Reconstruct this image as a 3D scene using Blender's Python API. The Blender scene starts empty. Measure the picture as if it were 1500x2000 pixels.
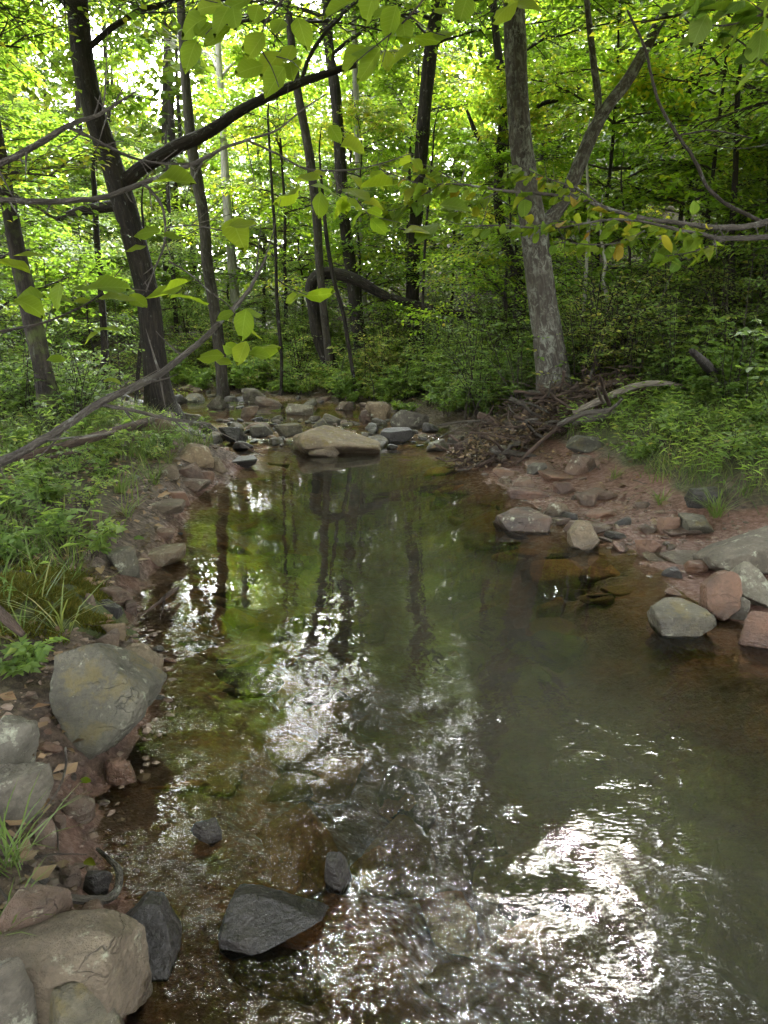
import bpy, math, random
import numpy as np
from mathutils import Vector, Matrix

rng = np.random.default_rng(7)
random.seed(7)
scene = bpy.context.scene
COL = scene.collection

# ------------------------------------------------------------------ camera model
FPX, CX, CY = 1503.0, 750.0, 1000.0
CAM = np.array([0.0, 0.0, 1.5])
PITCH = math.radians(14.2)
FWD = np.array([0, math.cos(PITCH), -math.sin(PITCH)])
UPV = np.array([0, math.sin(PITCH), math.cos(PITCH)])
RGT = np.array([1.0, 0, 0])

def ray(x, y):
    return FWD + RGT * ((x - CX) / FPX) + UPV * ((CY - y) / FPX)

def at(x, y, Y):
    """point on the sight line through (x, y) at world distance Y"""
    d = ray(x, y)
    return CAM + d * ((Y - CAM[1]) / d[1])

def on_plane(x, y, z=0.0):
    d = ray(x, y)
    return CAM + d * ((z - CAM[2]) / d[2])

# ------------------------------------------------------------------ numpy noise
def _h(i, j, k, s):
    n = (i * 374761393 + j * 668265263 + k * 2147483647 + s * 974711) & 0xFFFFFFFF
    n = ((n ^ (n >> 13)) * 1274126177) & 0xFFFFFFFF
    n = (n ^ (n >> 16)) & 0xFFFFFFFF
    n = (n * 2246822519) & 0xFFFFFFFF
    return ((n >> 8) & 0xFFFF) / 65535.0

def vnoise(p, s=0):
    p = np.asarray(p, float)
    i = np.floor(p).astype(np.int64)
    f = p - i
    f = f * f * f * (f * (f * 6 - 15) + 10)
    x, y, z = i[:, 0], i[:, 1], i[:, 2]
    fx, fy, fz = f[:, 0], f[:, 1], f[:, 2]
    def L(a, b, t): return a + (b - a) * t
    c = [[[_h(x + a, y + b, z + d, s) for d in (0, 1)] for b in (0, 1)] for a in (0, 1)]
    r = L(L(L(c[0][0][0], c[1][0][0], fx), L(c[0][1][0], c[1][1][0], fx), fy),
          L(L(c[0][0][1], c[1][0][1], fx), L(c[0][1][1], c[1][1][1], fx), fy), fz)
    return r * 2 - 1

def fbm(p, s=0, o=4, g=0.5):
    p = np.asarray(p, float)
    r = np.zeros(len(p)); a = 1.0; t = 0
    for k in range(o):
        r += a * vnoise(p * (2.03 ** k) + 17.3 * k, s + k); t += a; a *= g
    return r / t

def sstep(a, b, x):
    t = np.clip((x - a) / (b - a), 0, 1)
    return t * t * (3 - 2 * t)

def nrm(a):
    return a / np.maximum(np.linalg.norm(a, axis=-1, keepdims=True), 1e-9)

# ------------------------------------------------------------------ mesh + object helpers
def mk(name, V, F, mats, parent=None, attrs=None, smooth=True, fm=None, loc=None):
    """one mesh object from a vertex array and a list of face arrays"""
    V = np.asarray(V, np.float32)
    me = bpy.data.meshes.new(name)
    me.vertices.add(len(V)); me.vertices.foreach_set('co', V.ravel())
    F = [np.asarray(f, np.int32) for f in F if len(f)]
    loops = np.concatenate([f.ravel() for f in F])
    starts, o, mi = [], 0, []
    for k, f in enumerate(F):
        starts.append(o + np.arange(len(f)) * f.shape[1]); o += f.size
        mi.append(np.full(len(f), fm[k] if fm else 0))
    starts = np.concatenate(starts).astype(np.int32); mi = np.concatenate(mi).astype(np.int32)
    me.loops.add(len(loops)); me.loops.foreach_set('vertex_index', loops)
    me.polygons.add(len(starts)); me.polygons.foreach_set('loop_start', starts)
    me.polygons.foreach_set('material_index', mi)
    me.polygons.foreach_set('use_smooth', np.full(len(starts), bool(smooth)))
    for m in (mats if isinstance(mats, (list, tuple)) else [mats]): me.materials.append(m)
    me.update(calc_edges=True)
    for k, a in (attrs or {}).items():
        a = np.asarray(a, np.float32)
        if a.ndim == 1:
            t = me.attributes.new(k, 'FLOAT', 'POINT'); t.data.foreach_set('value', a)
        else:
            t = me.attributes.new(k, 'FLOAT_VECTOR', 'POINT'); t.data.foreach_set('vector', a.ravel())
    ob = bpy.data.objects.new(name, me); COL.objects.link(ob)
    if parent is not None: ob.parent = parent
    if loc is not None: ob.location = loc
    return ob

def tag(o, label=None, cat=None, group=None, kind=None):
    if label: o['label'] = label
    if cat: o['category'] = cat
    if group: o['group'] = group
    if kind: o['kind'] = kind
    return o

def empty(name, loc, label, cat, group=None):
    o = bpy.data.objects.new(name, None); COL.objects.link(o)
    o.location = Vector(loc); o.empty_display_size = 0.2
    return tag(o, label, cat, group)

def dup(root, loc, rz, sc, label, group):
    r = root.copy(); COL.objects.link(r)
    r.location = Vector(loc); r.rotation_euler = (0, 0, rz); r.scale = (sc, sc, sc)
    r['label'] = label; r['group'] = group
    for ch in list(root.children):
        c = ch.copy(); COL.objects.link(c); c.parent = r
        for g in list(ch.children):
            d = g.copy(); COL.objects.link(d); d.parent = c
    return r

class Geo:
    """collects arrays for one mesh"""
    def __init__(s): s.V = []; s.F = {}; s.A = {}; s.n = 0
    def add(s, V, faces, mat=0, **attrs):
        for f in faces:
            f = np.asarray(f)
            if len(f): s.F.setdefault((f.shape[1], mat), []).append(f + s.n)
        s.V.append(V)
        for k in ('bark', 'leaf'):
            s.A.setdefault(k, []).append(attrs.get(k, np.zeros((len(V), 3))))
        s.n += len(V)
    def build(s, name, mats, parent=None, origin=(0, 0, 0), smooth=True):
        V = np.concatenate(s.V) - np.asarray(origin)
        ks = list(s.F)
        return mk(name, V, [np.concatenate(s.F[k]) for k in ks], mats, parent,
                  {k: np.concatenate(v) for k, v in s.A.items()}, smooth, [k[1] for k in ks])

def spline(P, n):
    """Catmull-Rom through P, n samples; extra columns ride along"""
    P = np.asarray(P, float)
    if len(P) == 2: 
        t = np.linspace(0, 1, n)[:, None]; return P[0] * (1 - t) + P[1] * t
    Q = np.vstack([2 * P[0] - P[1], P, 2 * P[-1] - P[-2]])
    out = []
    for u in np.linspace(0, len(P) - 1 - 1e-9, n):
        i = int(u); t = u - i
        a, b, c, d = Q[i], Q[i + 1], Q[i + 2], Q[i + 3]
        out.append(0.5 * (2 * b + (c - a) * t + (2 * a - 5 * b + 4 * c - d) * t * t + (3 * b - a - 3 * c + d) * t ** 3))
    return np.array(out)

def tube(P, R, sides=8, rough=0.0, seed=0, cap=True):
    """tapered tube along the polyline P with radii R; returns V, faces, bark coordinates"""
    P = np.asarray(P, float); R = np.maximum(np.asarray(R, float), 1e-4); n = len(P)
    T = nrm(np.gradient(P, axis=0))
    up = np.array([0, 0, 1.0]) if abs(T[0, 2]) < 0.9 else np.array([1.0, 0, 0])
    A = np.zeros((n, 3)); a = nrm(np.cross(T[0], up))
    for i in range(n):
        a = a - T[i] * a.dot(T[i]); a = a / (np.linalg.norm(a) + 1e-9); A[i] = a
    B = np.cross(T, A)
    th = np.linspace(0, 2 * np.pi, sides, endpoint=False)
    c, s = np.cos(th), np.sin(th)
    off = A[:, None, :] * c[None, :, None] + B[:, None, :] * s[None, :, None]
    ln = np.concatenate([[0], np.cumsum(np.linalg.norm(np.diff(P, axis=0), axis=1))])
    rr = np.repeat(R[:, None], sides, 1)
    bark = np.stack([rr * c, rr * s, np.repeat(ln[:, None], sides, 1)], -1).reshape(-1, 3)
    bark = bark + np.array([seed * 1.37 % 50, seed * 2.11 % 50, 0])
    if rough:
        q = np.stack([np.repeat(c[None], n, 0) * 1.3, np.repeat(s[None], n, 0) * 1.3,
                      np.repeat((ln / (R.mean() * 5 + 1e-4))[:, None], sides, 1)], -1).reshape(-1, 3)
        rr = rr * (1 + rough * fbm(q + seed, seed, 3)).reshape(n, sides)
    V = (P[:, None, :] + off * rr[:, :, None]).reshape(-1, 3)
    i = np.arange(n - 1)[:, None] * sides; j = np.arange(sides)[None]; j2 = (j + 1) % sides
    Q = np.stack([i + j, i + j2, i + sides + j2, i + sides + j], -1).reshape(-1, 4)
    faces = [Q]
    if cap:
        V = np.vstack([V, P[-1] + T[-1] * R[-1] * .4, P[0]]); bark = np.vstack([bark, bark[-1], bark[0]])
        e = (n - 1) * sides; k = n * sides; jj = np.arange(sides)
        faces.append(np.stack([e + jj, e + (jj + 1) % sides, np.full(sides, k)], -1))
        faces.append(np.stack([(jj + 1) % sides, jj, np.full(sides, k + 1)], -1))
    return V, faces, bark

# ------------------------------------------------------------------ leaves
LO_T = np.array([[0, 0, 0], [.42, .5, .07], [1, 0, -.1], [.42, -.5, .07]])
LO_F = np.array([[0, 1, 2], [0, 2, 3]])
def _hi():
    u = [0, .10, .26, .46, .68, .86, 1]; w = [0, .27, .45, .5, .38, .18, 0]
    V, F = [], []
    for k in range(7): V.append([u[k], 0, 0])
    for sd in (1, -1):
        for k in range(1, 6):
            V.append([u[k] + .03, sd * w[k], .16 * w[k]])
    for b, sd in ((7, 1), (12, -1)):
        F.append([0, 1, b, b] if sd > 0 else [0, b, 1, 1])
        for k in range(1, 5):
            F.append([k, k + 1, b + k, b + k - 1] if sd > 0 else [k, b + k - 1, b + k, k + 1])
        F.append([5, 6, b + 4, b + 4])
    V = np.array(V); V[:, 2] -= .22 * V[:, 0] ** 2
    tri = []
    for f in F:
        if f[2] == f[3]: tri.append(f[:3])
        else: tri += [[f[0], f[1], f[2]], [f[0], f[2], f[3]]]
    return V, np.array(tri)
HI_T, HI_F = _hi()

def leaves(P, D, N, L, W, tint, hi=False):
    T, F = (HI_T, HI_F) if hi else (LO_T, LO_F)
    D = nrm(D); S = nrm(np.cross(N, D)); N = np.cross(D, S)
    n = len(P); m = len(T)
    if hi:
        rr = np.random.default_rng(n); cu = rr.normal(0, .22, n); fo = rr.normal(.0, .25, n); tw = rr.normal(0, .35, n)
        TT = np.repeat(T[None], n, 0); TT[:, :, 2] += cu[:, None] * TT[:, :, 0] ** 2 + fo[:, None] * np.abs(TT[:, :, 1]) + tw[:, None] * TT[:, :, 1] * TT[:, :, 0] + .05 * np.sin(TT[:, :, 0] * 9 + tw[:, None] * 20) * np.abs(TT[:, :, 1]) * 2
        V = (P[:, None] + D[:, None] * (TT[..., 0:1] * L[:, None, None]) + S[:, None] * (TT[..., 1:2] * W[:, None, None]) + N[:, None] * (TT[..., 2:3] * L[:, None, None])).reshape(-1, 3)
        FF = (F[None] + (np.arange(n) * m)[:, None, None]).reshape(-1, 3)
        return V, FF, np.stack([np.tile(T[:, 0], n), np.tile(T[:, 1], n), np.repeat(tint, m)], -1)
    V = (P[:, None] + D[:, None] * (T[None, :, 0:1] * L[:, None, None]) + S[:, None] * (T[None, :, 1:2] * W[:, None, None])
         + N[:, None] * (T[None, :, 2:3] * L[:, None, None])).reshape(-1, 3)
    FF = (F[None] + (np.arange(n) * m)[:, None, None]).reshape(-1, 3)
    at_ = np.stack([np.tile(T[:, 0], n), np.tile(T[:, 1], n), np.repeat(tint, m)], -1)
    return V, FF, at_

def blades(P, yaw, L, W, bend, tint, lean):
    """grass blades: a strip of three bending segments"""
    n = len(P); t = np.array([0, .35, .7, 1.0])
    dx = np.stack([np.cos(yaw), np.sin(yaw), np.zeros(n)], -1); sx = np.stack([-np.sin(yaw), np.cos(yaw), np.zeros(n)], -1)
    V = np.zeros((n, 7, 3)); uv = np.zeros((n, 7, 3)); k = 0
    for i, tt in enumerate(t):
        c = P + dx * (L * (lean * tt + bend * tt * tt))[:, None] + np.array([0, 0, 1.0]) * (L * (tt - .55 * bend * tt ** 2.2))[:, None]
        w = W * [.6, 1, .7, 0][i] / 2
        if i < 3:
            V[:, k] = c + sx * w[:, None]; V[:, k + 1] = c - sx * w[:, None]
            uv[:, k] = np.stack([np.full(n, tt), np.full(n, .5), tint], -1); uv[:, k + 1] = np.stack([np.full(n, tt), np.full(n, -.5), tint], -1); k += 2
        else:
            V[:, k] = c; uv[:, k] = np.stack([np.full(n, tt), np.zeros(n), tint], -1)
    F = np.array([[0, 1, 3], [0, 3, 2], [2, 3, 5], [2, 5, 4], [4, 5, 6]])
    return V.reshape(-1, 3), (F[None] + (np.arange(n) * 7)[:, None, None]).reshape(-1, 3), uv.reshape(-1, 3)
# ------------------------------------------------------------------ materials
class NT:
    def __init__(s, name):
        s.m = bpy.data.materials.new(name); s.m.use_nodes = True
        s.t = s.m.node_tree; s.t.nodes.clear(); s.out = s.t.nodes.new('ShaderNodeOutputMaterial')
    def n(s, typ, **kw):
        nd = s.t.nodes.new('ShaderNode' + typ)
        for k, v in kw.items():
            if k.startswith('_'): setattr(nd, k[1:], v)
            else:
                key = int(k[1:]) if k[0] == 'i' and k[1:].isdigit() else k.replace('__', ' ')
                if hasattr(v, 'is_linked') or isinstance(v, bpy.types.NodeSocket): s.t.links.new(v, nd.inputs[key])
                else: nd.inputs[key].default_value = v
        return nd
    def attr(s, name): return s.n('Attribute', _attribute_name=name)
    def noise(s, vec, scale, detail=4, rough=.55, dist=0):
        return s.n('TexNoise', Vector=vec, Scale=scale, Detail=detail, Roughness=rough, Distortion=dist).outputs['Fac']
    def ramp(s, fac, stops):
        r = s.n('ValToRGB', Fac=fac); e = r.color_ramp.elements
        while len(e) < len(stops): e.new(.5)
        for k, (p, c) in enumerate(stops):
            e[k].position = p; e[k].color = (*c, 1) if not isinstance(c, (int, float)) else (c, c, c, 1)
        return r.outputs['Color']
    def mix(s, fac, a, b, typ='MIX'):
        m = s.n('Mix', _data_type='RGBA', _blend_type=typ)
        for i, v in ((0, fac), (6, a), (7, b)):
            if isinstance(v, bpy.types.NodeSocket): s.t.links.new(v, m.inputs[i])
            else: m.inputs[i].default_value = (*v, 1) if isinstance(v, tuple) else v
        return m.outputs[2]
    def math(s, op, a, b=0.0, clamp=False):
        m = s.n('Math', _operation=op, _use_clamp=clamp, i0=a, i1=b); return m.outputs[0]
    def remap(s, v, a, b, c=0.0, d=1.0):
        return s.n('MapRange', i0=v, i1=a, i2=b, i3=c, i4=d).outputs[0]
    def scale(s, vec, sc):
        return s.n('Mapping', Vector=vec, Scale=sc).outputs[0]
    def bump(s, h, strength=.5, dist=.02):
        return s.n('Bump', Height=h, Strength=strength, Distance=dist).outputs[0]
    def end(s, sh):
        s.t.links.new(sh, s.out.inputs[0]); return s.m

def mat_bark(name, dark, light, lichen=0.0, lich_col=(.30, .31, .26), moss=0.0, sc=1.0):
    t = NT(name)
    v = t.attr('bark').outputs['Vector']
    rid = t.noise(t.scale(v, (1, 1, .16)), 34 * sc, 5, .6, .4)
    fine = t.noise(t.scale(v, (1, 1, .5)), 120 * sc, 3)
    big = t.noise(v, 3.0, 3)
    col = t.ramp(rid, [(.32, tuple(c * .45 for c in dark)), (.5, dark), (.68, light)])
    col = t.mix(t.remap(big, .3, .7), col, t.mix(.5, col, light))
    if lichen:
        a = t.noise(t.scale(v, (1, 1, .6)), 17, 6, .75, .6); b = t.noise(v, 3.5, 3)
        f = t.math('MULTIPLY', t.remap(a, .60 - .16 * lichen, .70 - .14 * lichen), t.remap(b, .35, .6, .15, 1.0))
        col = t.mix(f, col, t.mix(t.noise(v, 40, 3), lich_col, tuple(c * .5 for c in lich_col)))
    if moss:
        f = t.remap(t.noise(v, 4, 4, .6), .62 - .2 * moss, .72 - .15 * moss)
        col = t.mix(f, col, (.055, .065, .02))
    h = t.math('ADD', rid, t.math('MULTIPLY', fine, .3))
    p = t.n('BsdfPrincipled', Base__Color=col, Roughness=.88, Normal=t.bump(h, 1.0, .035))
    p.inputs['Specular IOR Level'].default_value = .25
    return t.end(p.outputs[0])

def mat_leaf(name, stops, trans=.5, gloss=.25, rough=.42, gain=2.3):
    t = NT(name)
    a = t.n('SeparateXYZ', Vector=t.attr('leaf').outputs['Vector'])
    u, w, tint = a.outputs
    pos = t.n('NewGeometry').outputs['Position']
    col = t.ramp(tint, stops)
    col = t.mix(t.remap(t.noise(pos, 1.1, 2), .3, .7), t.mix(.35, col, (.02, .045, .012)), col)
    # veins: lighter midrib and side ribs
    av = t.math('ABSOLUTE', w)
    rib = t.math('PINGPONG', t.math('ADD', t.math('MULTIPLY', u, 8.0), t.math('MULTIPLY', av, -5.0)), .5)
    vein = t.math('MAXIMUM', t.remap(rib, .09, .0, 0, .5), t.remap(av, .03, .0, 0, .8))
    col2 = t.mix(vein, col, t.mix(.25, col, (.30, .38, .12)))
    blot = t.remap(t.noise(pos, 60, 3), .62, .75, 0, .35)
    col2 = t.mix(blot, col2, t.mix(.6, col2, (.10, .08, .02)))
    tc = t.mix(1.0, col2, (gain * 1.1, gain * 1.05, gain * .5), 'MULTIPLY')
    d = t.n('BsdfPrincipled', Base__Color=col2, Roughness=rough)
    d.inputs['Specular IOR Level'].default_value = gloss
    tr = t.n('BsdfTranslucent', Color=tc)
    m = t.n('MixShader', i0=trans, i1=d.outputs[0], i2=tr.outputs[0])
    return t.end(m.outputs[0])

def mat_rock(name, a, b, c, lichen=0.0, wet=0.0, wet_z=0.06, rough=.8, moss=0.0, mud=0.0):
    a, b, c = [tuple(v * .68 for v in q) for q in (a, b, c)]
    t = NT(name)
    g = t.n('NewGeometry'); pos = g.outputs['Position']
    oi = t.n('ObjectInfo').outputs['Random']
    vec = t.n('VectorMath', _operation='ADD', i0=pos, i1=t.n('CombineXYZ', X=t.math('MULTIPLY', oi, 37.0), Y=t.math('MULTIPLY', oi, 91.0)).outputs[0]).outputs[0]
    n1 = t.noise(vec, 7, 6, .6, .3); n2 = t.noise(vec, 55, 5, .7); n3 = t.noise(t.scale(vec, (1, 1, 4)), 14, 4)
    col = t.ramp(n1, [(.3, a), (.5, b), (.7, c)])
    col = t.mix(t.remap(n2, .35, .7, 0, .55), col, tuple(x * .5 for x in a))
    col = t.mix(t.remap(n3, .55, .7, 0, .35), col, tuple(x * .62 for x in b))
    col = t.mix(1.0, col, t.ramp(oi, [(0, (.78, .78, .8)), (.5, (1, .98, .94)), (1, (1.2, 1.12, 1.0))]), 'MULTIPLY')
    vo = t.n('TexVoronoi', _feature='DISTANCE_TO_EDGE', Vector=t.n('VectorMath', _operation='ADD', i0=t.scale(vec, (1, 1, 2.2)), i1=t.n('VectorMath', _operation='SCALE', i0=t.n('TexNoise', Vector=vec, Scale=9.0, Detail=3.0).outputs['Color'], Scale=.25).outputs[0]).outputs[0], Scale=4.0).outputs['Distance']
    crack = t.math('MULTIPLY', t.remap(vo, .010, .0), t.remap(t.noise(vec, 3.5, 2), .52, .6))
    col = t.mix(t.math('MULTIPLY', crack, .2), col, tuple(x * .3 for x in a))
    nz = t.n('SeparateXYZ', Vector=g.outputs['Normal']).outputs[2]
    if lichen:
        f = t.remap(t.noise(vec, 16, 5, .7), .60 - .12 * lichen, .74 - .1 * lichen)
        col = t.mix(t.math('MULTIPLY', f, .8), col, (.32, .33, .24))
    if moss:
        f = t.math('MULTIPLY', t.remap(t.noise(vec, 11, 5, .7), .5, .6), t.remap(nz, .0, .6))
        col = t.mix(t.math('MULTIPLY', f, moss), col, (.10, .075, .015))
    if mud:
        f = t.math('MULTIPLY', t.remap(t.noise(vec, 5, 4, .6), .38, .6), mud)
        col = t.mix(f, col, (.17, .085, .045))
    z = t.n('SeparateXYZ', Vector=pos).outputs[2]
    zz = t.math('ADD', z, t.math('MULTIPLY', t.math('SUBTRACT', t.noise(vec, 12, 3), .5), .08))
    wf = t.math('MAXIMUM', t.remap(zz, wet_z + .03, wet_z - .01), wet)       # wet band at the waterline
    col = t.mix(t.math('MULTIPLY', wf, .55), col, t.mix(1.0, col, (.42, .38, .34), 'MULTIPLY'))
    h = t.math('ADD', t.math('MULTIPLY', n1, .7), t.math('ADD', t.math('MULTIPLY', n2, .35), t.math('SUBTRACT', t.math('MULTIPLY', n3, .3), t.math('MULTIPLY', crack, .5))))
    r = t.remap(wf, 0.0, 1.0, rough, .28)
    p = t.n('BsdfPrincipled', Base__Color=col, Roughness=r, Normal=t.bump(h, .9, .04))
    p.inputs['Specular IOR Level'].default_value = .35
    return t.end(p.outputs[0])

def mat_ground():
    t = NT('forest_floor')
    pos = t.n('NewGeometry').outputs['Position']
    a = t.n('SeparateXYZ', Vector=t.attr('zone').outputs['Vector'])   # mud, green, depth
    mud, green, depth = a.outputs
    n1 = t.noise(pos, 2.2, 5, .6); n2 = t.noise(pos, 24, 5, .65); n3 = t.noise(pos, 90, 4, .7)
    lit = t.ramp(n2, [(.3, (.018, .013, .009)), (.48, (.055, .036, .024)), (.62, (.092, .063, .042)), (.78, (.155, .11, .074))])
    grn = t.ramp(n2, [(.3, (.018, .022, .008)), (.55, (.055, .068, .016)), (.75, (.10, .105, .03))])
    md = t.ramp(n2, [(.25, (.055, .027, .018)), (.5, (.118, .058, .038)), (.75, (.165, .09, .064))])
    gf = t.math('MULTIPLY', green, t.remap(n1, .35, .55))
    col = t.mix(gf, lit, grn)
    mf = t.remap(t.math('ADD', mud, t.math('MULTIPLY', t.math('SUBTRACT', n1, .5), .9)), .35, .6)
    col = t.mix(mf, col, md)
    bed = t.ramp(n1, [(.28, (.026, .019, .011)), (.42, (.10, .058, .022)), (.58, (.20, .10, .03)), (.75, (.09, .06, .026))])
    bed = t.mix(t.remap(n2, .5, .66, 0, .6), bed, (.06, .035, .016))
    bf = t.remap(depth, -.01, .03)
    col = t.mix(bf, col, bed)
    wet = t.remap(t.math('ADD', depth, t.math('MULTIPLY', t.math('SUBTRACT', n1, .5), .12)), -.28, -.03)
    col = t.mix(t.math('MULTIPLY', wet, .4), col, t.mix(1.0, col, (.5, .42, .38), 'MULTIPLY'))
    h = t.math('ADD', t.math('MULTIPLY', n2, 1.0), t.math('MULTIPLY', n3, .4))
    r = t.remap(t.math('MULTIPLY', wet, t.remap(n2, .35, .6)), 0.0, 1.0, .92, .3)
    p = t.n('BsdfPrincipled', Base__Color=col, Roughness=r, Normal=t.bump(h, .8, .035))
    p.inputs['Specular IOR Level'].default_value = .35
    return t.end(p.outputs[0])

def mat_water():
    t = NT('creek_water')
    pos = t.n('NewGeometry').outputs['Position']
    a = t.n('SeparateXYZ', Vector=t.attr('zone').outputs['Vector'])   # depth, ripple, riffle
    dep, rip, rif = a.outputs
    w1 = t.noise(t.scale(pos, (1, .8, 1)), 6.5, 1, .4, .8)
    w2 = t.noise(t.scale(pos, (1, .75, 1)), 24, 0, .5, .7)
    w3 = t.noise(pos, 2.0, 2)
    w4 = t.noise(t.scale(pos, (.7, 1.5, 1)), 52, 0)
    h = t.math('ADD', t.math('MULTIPLY', w1, 1.1), t.math('ADD', t.math('MULTIPLY', w2, t.remap(t.noise(pos, .9, 2), .38, .62, .08, .62)), t.math('ADD', t.math('MULTIPLY', w3, 1.6), t.math('MULTIPLY', w4, .12))))
    rr = t.math('MULTIPLY', h, t.math('MULTIPLY', rip, t.remap(t.noise(pos, 1.6, 2), .35, .62, .25, 1.5)))
    nb = t.bump(rr, 1.0, .0036)
    fr = t.n('Fresnel', IOR=1.333, Normal=nb).outputs[0]
    murk = t.n('BsdfDiffuse', Color=(.043, .039, .030, 1)).outputs[0]
    tint = t.mix(t.remap(dep, 0, .35), (.97, .89, .74), (.62, .48, .28))
    clear = t.n('BsdfTransparent', Color=tint).outputs[0]
    mf = t.remap(dep, .10, .48, .03, .74)
    under = t.n('MixShader', i0=mf, i1=clear, i2=murk).outputs[0]
    gl = t.n('BsdfGlossy', Color=(1, 1, 1, 1), Roughness=.0, Normal=nb).outputs[0]
    top = t.n('MixShader', i0=fr, i1=under, i2=gl).outputs[0]
    return t.end(top)

M = {}
M['ground'] = mat_ground()
M['water'] = mat_water()
M['bark_dark'] = mat_bark('dark_bark', (.014, .011, .009), (.038, .030, .023), .05)
M['bark_lichen'] = mat_bark('lichen_bark', (.035, .029, .023), (.085, .072, .058), .75, (.235, .24, .195))
M['bark_grey'] = mat_bark('grey_bark', (.026, .021, .017), (.065, .055, .044), .35, (.14, .14, .115))
M['bark_pale'] = mat_bark('pale_bark', (.22, .20, .17), (.40, .38, .34), .3)
M['bark_mossy'] = mat_bark('mossy_bark', (.018, .014, .011), (.045, .036, .028), .15, (.12, .125, .10), moss=.6)
M['twig'] = mat_bark('twig_bark', (.032, .025, .018), (.075, .06, .045), .3, sc=3)
M['twig_grey'] = mat_bark('grey_twig', (.05, .042, .033), (.105, .09, .074), .3, sc=2.5)
M['wood_wet'] = mat_bark('rotten_wood', (.034, .022, .016), (.095, .064, .046), 0, sc=1.4)
M['wood_pale'] = mat_bark('bleached_wood', (.13, .107, .084), (.26, .225, .185), 0, sc=1.5)
M['leaf_mid'] = mat_leaf('maple_leaf', [(0, (.042, .080, .012)), (.45, (.085, .14, .018)), (.8, (.13, .18, .02)), (1, (.22, .21, .03))], .54, .2, .45, 2.6)
M['leaf_bright'] = mat_leaf('bright_leaf', [(0, (.062, .122, .016)), (.5, (.108, .182, .020)), (.85, (.155, .22, .022)), (1, (.25, .24, .03))], .56, .2, .45, 2.7)
M['leaf_far'] = mat_leaf('far_leaf', [(0, (.035, .065, .012)), (.5, (.065, .105, .016)), (.9, (.10, .135, .02)), (1, (.15, .14, .03))], .42, .15, .5, 1.4)
M['leaf_dark'] = mat_leaf('dark_leaf', [(0, (.035, .065, .022)), (.5, (.065, .11, .034)), (1, (.11, .16, .035))], .42)
M['leaf_under'] = mat_leaf('shrub_leaf', [(0, (.055, .098, .028)), (.5, (.105, .17, .042)), (.9, (.16, .22, .05)), (1, (.23, .22, .07))], .48, .3, .5, 2.5)
M['leaf_near'] = mat_leaf('beech_leaf', [(0, (.095, .15, .012)), (.6, (.14, .195, .013)), (1, (.19, .22, .018))], .62, .08, .6, 2.3)
M['leaf_yellow'] = mat_leaf('yellowing_leaf', [(0, (.07, .125, .012)), (.6, (.13, .19, .018)), (.9, (.22, .22, .02)), (1, (.30, .17, .03))], .58, .1, .55, 1.6)
M['grass'] = mat_leaf('grass_blade', [(0, (.035, .065, .014)), (.5, (.08, .125, .022)), (.85, (.15, .17, .05)), (1, (.30, .26, .13))], .35, .3, .5, 1.5)
M['moss'] = mat_leaf('moss_tip', [(0, (.045, .05, .007)), (.6, (.085, .080, .010)), (1, (.15, .11, .016))], .2, .1, .9, 1.3)
M['litter'] = mat_leaf('dead_leaf', [(0, (.05, .028, .016)), (.4, (.12, .07, .04)), (.75, (.21, .13, .075)), (.95, (.32, .22, .13)), (1, (.35, .26, .06))], .1, .25, .55, 1)
M['pink_grit'] = mat_leaf('creek_grit', [(0, (.05, .03, .022)), (.5, (.11, .068, .05)), (1, (.2, .145, .11))], 0.0, .3, .6, 1)
M['grey'] = mat_rock('grey_sandstone', (.062, .054, .041), (.115, .102, .079), (.18, .162, .128), .2)
M['mossgrey'] = mat_rock('weathered_grey_rock', (.058, .053, .038), (.098, .091, .066), (.145, .134, .098), .05, moss=.5)
M['pale'] = mat_rock('pale_lichen_rock', (.105, .093, .068), (.18, .163, .123), (.265, .243, .185), .6)
M['tan'] = mat_rock('tan_sandstone', (.105, .078, .048), (.19, .145, .092), (.275, .215, .14), .15)
M['brown'] = mat_rock('brown_stone', (.06, .045, .033), (.115, .087, .064), (.18, .142, .108), .1, mud=.25)
M['red'] = mat_rock('mud_stained_stone', (.085, .052, .036), (.15, .092, .064), (.22, .14, .10), 0, .45, mud=.5)
M['dark'] = mat_rock('dark_wet_stone', (.022, .018, .015), (.042, .036, .030), (.072, .062, .052), 0, .8)
M['ochre'] = mat_rock('ochre_stained_rock', (.10, .08, .054), (.17, .135, .09), (.235, .19, .125), .15, moss=.75)
M['sunk'] = mat_rock('silted_underwater_stone', (.18, .09, .024), (.33, .17, .046), (.44, .25, .075), 0, 0, -9, .9)
M['sunk_olive'] = mat_rock('silted_olive_stone', (.11, .072, .023), (.21, .145, .046), (.30, .20, .065), 0, 0, -9, .9)
M['sunk_dark'] = mat_rock('dark_underwater_stone', (.02, .018, .012), (.04, .034, .022), (.075, .06, .035), 0, 0, -9, .9)
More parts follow.
